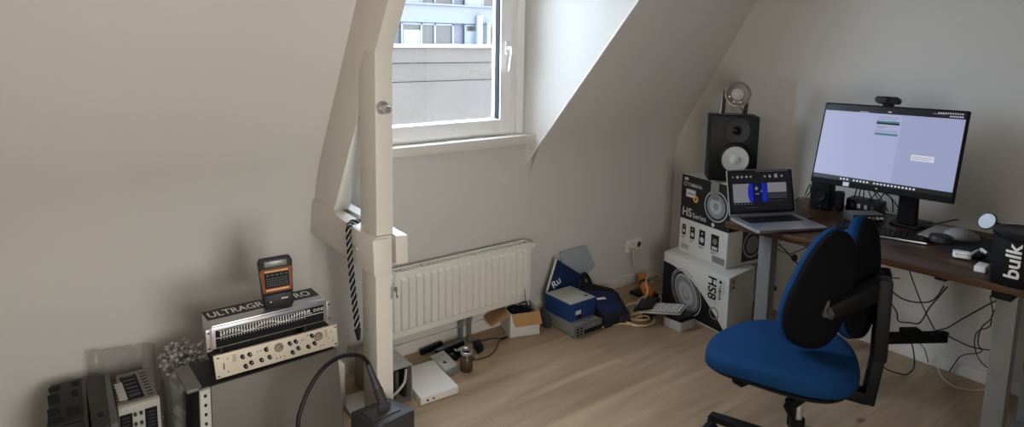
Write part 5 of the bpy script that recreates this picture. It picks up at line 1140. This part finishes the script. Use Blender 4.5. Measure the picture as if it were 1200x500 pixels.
m = MB(); m.cyl((hub.x, hub.y, .075), (hub.x, hub.y, .215), .027, .024, n=24); m.build('column_sleeve', CHB, ch_)
m = MB(); m.cyl((hub.x, hub.y, .06), (hub.x, hub.y, .125), .055, .045, n=28); m.build('base_hub', CHB, ch_)
for k_ in range(5):
    a = R(101+72*k_); d = V((math.cos(a), math.sin(a), 0)); e_ = V((hub.x, hub.y, 0))+d*.325
    m = MB(); beam(m, V((hub.x, hub.y, .105))+d*.03, e_+V((0, 0, .090)), .055, .040, bev=.008, w1=.036, h1=.028); m.build('base_leg', CHB, ch_)
    cst = MB(); s_ = V((-d.y, d.x, 0))
    for sg in (-1, 1): cst.cyl(e_+s_*sg*.008+V((0, 0, .028)), e_+s_*sg*.026+V((0, 0, .028)), .027, n=22)
    cst.cyl(e_+V((0, 0, .03)), e_+V((0, 0, .085)), .010, n=12); cst.build('caster', RUBBER, ch_)
# levers
m = MB(); l0, l1 = at(908, 432, 'z', .355), at(868, 447, 'z', .345)
m.tube([l0, l0.lerp(l1, .5)+V((0, 0, .002)), l1], .009, 10); beam(m, l1+(l0-l1)*.12, l1-(l0-l1)*.12, .045, .014, bev=.004); m.build('lever', CHB, ch_)
m = MB(); l0, l1 = at(942, 462, 'z', .30), at(924, 474, 'z', .27); beam(m, l0, l1, .04, .03, bev=.008); beam(m, l1, at(932, 490, 'z', .20), .035, .028, bev=.008); m.build('adjuster', CHB, ch_)
# backrest carrier
bar_t, bar_b = at(1036, 335, 'x', 2.36), at(1016, 470, 'x', 2.33)
bar_m = at(1029, 420, 'x', 2.345)
m = MB(); beam(m, bar_t+V((0, 0, .03)), bar_m, .085, .045, up=fwd, bev=.010); beam(m, bar_m+(bar_t-bar_m)*.1, bar_b, .075, .040, up=fwd, bev=.010); m.build('back_bar', CHB, ch_)
m = MB(); beam(m, bar_b+V((0, 0, .018)), sc-fwd*.12+V((0, 0, -.05)), .06, .045, bev=.010); m.build('lower_bracket', CHB, ch_)
# the two pads
def backpad(c, nrm, lean, a, b, tp, roll, cr):
    nrm = V(nrm).normalized(); up = V((0, 0, 1))-fwd*math.tan(R(lean)); up = up-nrm*up.dot(nrm); up.normalize()
    up = (up*math.cos(R(roll))+up.cross(nrm)*math.sin(R(roll))).normalized()
    M = frame(c, up.cross(nrm), up)      # local z = nrm (towards the back)
    cf = lambda x, y: -cr*(x/a)**2-.02*(y/b)**2
    mm = MB(); pillow(mm, M, outline(a*.965, b*.97, 2.5, tp), .020, .008, cf, soft=.6); mm.build('back_shell', PADB, ch_)
    mm = MB(); pillow(mm, M @ Matrix.Translation((0, 0, -.001)) @ Matrix.Diagonal((1, 1, -1, 1)), outline(a, b, 2.5, tp), .040, .012, lambda x, y: -cf(x, y), soft=.6); mm.build('back_pad', BLUEF, ch_)
    return M
c1 = at(966, 340, 'x', 2.215); c2 = at(1016, 326, 'x', 2.425)
M1 = backpad(c1, (-.60, -.80, .10), 11, .106, .222, .22, 8, .016)
M2 = backpad(c2, (.03, -1.0, .10), 11, .116, .224, .2, 10, .020)
h1 = at(976, 366, 'x', c1.x+.0); h1 = M1 @ V((.025, -.055, .030)); 
m = MB(); beam(m, h1, bar_t+V((0, 0, .0)), .052, .055, bev=.012, w1=.06, h1=.07); m.build('pad_arm', CHB, ch_)
m = MB(); m.box(.005, .045, -.085, -.025, .018, .036, .006, M1); m.cyl(M1 @ V((.025, -.055, .03)), M1 @ V((.025, -.055, .05)), .016, n=18); m.build('pad_hub', DGREY, ch_)
h2 = M2 @ V((0, -.05, .02)); m = MB(); beam(m, h2, bar_t, .045, .05, bev=.010); m.build('pad_arm', CHB, ch_)
m = MB(); m.box(-.02, .02, -.08, -.02, .016, .032, .006, M2); m.build('pad_hub', DGREY, ch_)
SKY, EXPO = 30.0, -0.35
# ------------------------------------------------------------------ OUTSIDE
CONC = mat('concrete outside', (55, 53, 51), .9, var=.22, scale=2.2, bump=.5, bscale=40)
struct(MB().box(-2, 12, 6.0, 6.3, -3, 1.085, .012).box(-2, 12, 6.012, 6.3, 1.09, 1.28, .008).box(-2, 12, 5.995, 6.3, 1.285, 1.44, .008).build('wall_outside', CONC), 'grey rendered parapet wall outside the window', 'wall')
struct(MB().box(-2, 12, 5.97, 6.33, 1.44, 1.475, .005).build('trim_3', mat('parapet cap', (100, 101, 104), .6)), 'pale metal coping on the parapet outside', 'trim')
bl = thing('apartment_building', 'pale blue office block with strip windows beyond the parapet wall', 'building', (14, 21, -3))
BW = mat('building cladding', (63, 70, 83), .7, var=.05, scale=1.5); BG = mat('building glass', (26, 28, 32), .4, var=.3, scale=.8); BF = mat('building frames', (78, 88, 102), .6)
m = MB(); m.box(4, 26, 20.3, 24, -3, 7, 0)
for z in (.55, 2.05, 3.55, 5.05): m.box(4, 26, 20, 20.3, z, z+.62, .02); m.box(4, 26, 19.93, 20.0, z+.60, z+.66, .01)
m.build('wall', BW, bl)
for z in (1.17, 2.67, 4.17):
    for i, x in enumerate((8.3, 11.0, 13.6, 16.4)):
        wn = MB(); wn.box(x, x+2.1, 20.18, 20.28, z+.04, z+.84, 0); wo = wn.build('window', BG, bl)
        wf = MB(); wf.box(x, x+2.1, 20.12, 20.18, z, z+.06, 0).box(x, x+2.1, 20.12, 20.18, z+.80, z+.86, 0)
        for f in (0, .36, .62, .98): wf.box(x+2.1*f-.03, x+2.1*f+.03, 20.12, 20.18, z, z+.86, 0)
        wf.box(x+.06, x+.75, 20.14, 20.19, z+.06, z+.62, 0)
        wf.build('window_frame', BF, wo)
m = MB(); m.cyl((14.05, 19.9, -3), (14.05, 19.9, 2.35), .12).cyl((14.45, 19.9, -3), (14.45, 19.9, 2.1), .09); m.build('flue_pipe', BF, bl)

# ------------------------------------------------------------------ CAMERA AND LIGHT
cd = bpy.data.cameras.new('camera'); co = bpy.data.objects.new('camera', cd); COL.objects.link(co)
M = Matrix.Identity(4)
for i in range(3): M[i][0], M[i][1], M[i][2], M[i][3] = RIGHT[i], UP[i], -FWD[i], CAM[i]
co.matrix_world = M
cd.sensor_fit = 'HORIZONTAL'; cd.sensor_width = 36; cd.lens = 36*F_PX/1200
cd.shift_x = (600-PX)/1200; cd.shift_y = (PY-250)/1200; cd.clip_start = .02; cd.clip_end = 200
S.camera = co
W = bpy.data.worlds.new('sky'); S.world = W; W.use_nodes = True
bg = W.node_tree.nodes['Background']; bg.inputs[1].default_value = SKY
nt = W.node_tree; tc = nt.nodes.new('ShaderNodeTexCoord'); sx_ = nt.nodes.new('ShaderNodeSeparateXYZ'); mr = nt.nodes.new('ShaderNodeMapRange'); rp = nt.nodes.new('ShaderNodeValToRGB')
nt.links.new(tc.outputs['Generated'], sx_.inputs[0]); nt.links.new(sx_.outputs['Y'], mr.inputs[0]); mr.inputs[1].default_value = -.5; mr.inputs[2].default_value = .5
rp.color_ramp.elements[0].color = (.81, .785, .755, 1); rp.color_ramp.elements[1].color = (.80, .93, 1.08, 1)   # warm bright side of the sky behind, cool side ahead
nt.links.new(mr.outputs[0], rp.inputs[0]); nt.links.new(rp.outputs[0], bg.inputs[0])
def portal(loc, n, sx, sy_):
    ld = bpy.data.lights.new('daylight_portal', 'AREA'); ld.shape = 'RECTANGLE'; ld.size = sx; ld.size_y = sy_; ld.cycles.is_portal = True
    o = bpy.data.objects.new('daylight_portal', ld); COL.objects.link(o); o.location = loc
    o.rotation_euler = (-V(n)).to_track_quat('Z', 'Y').to_euler()
portal((1.7, 2.93, 1.69), (0, -1, 0), 1.15, 1.3)
portal(((RW[0]+RW[1])/2, YR-.14, (RW[2]+RW[3])/2), (0, 1, 0), RW[1]-RW[0], RW[3]-RW[2])
vs = S.view_settings; S.display_settings.display_device = 'sRGB'
vs.view_transform = 'Standard'; vs.look = 'None'; vs.gamma = 1; vs.use_curve_mapping = False; vs.exposure = EXPO
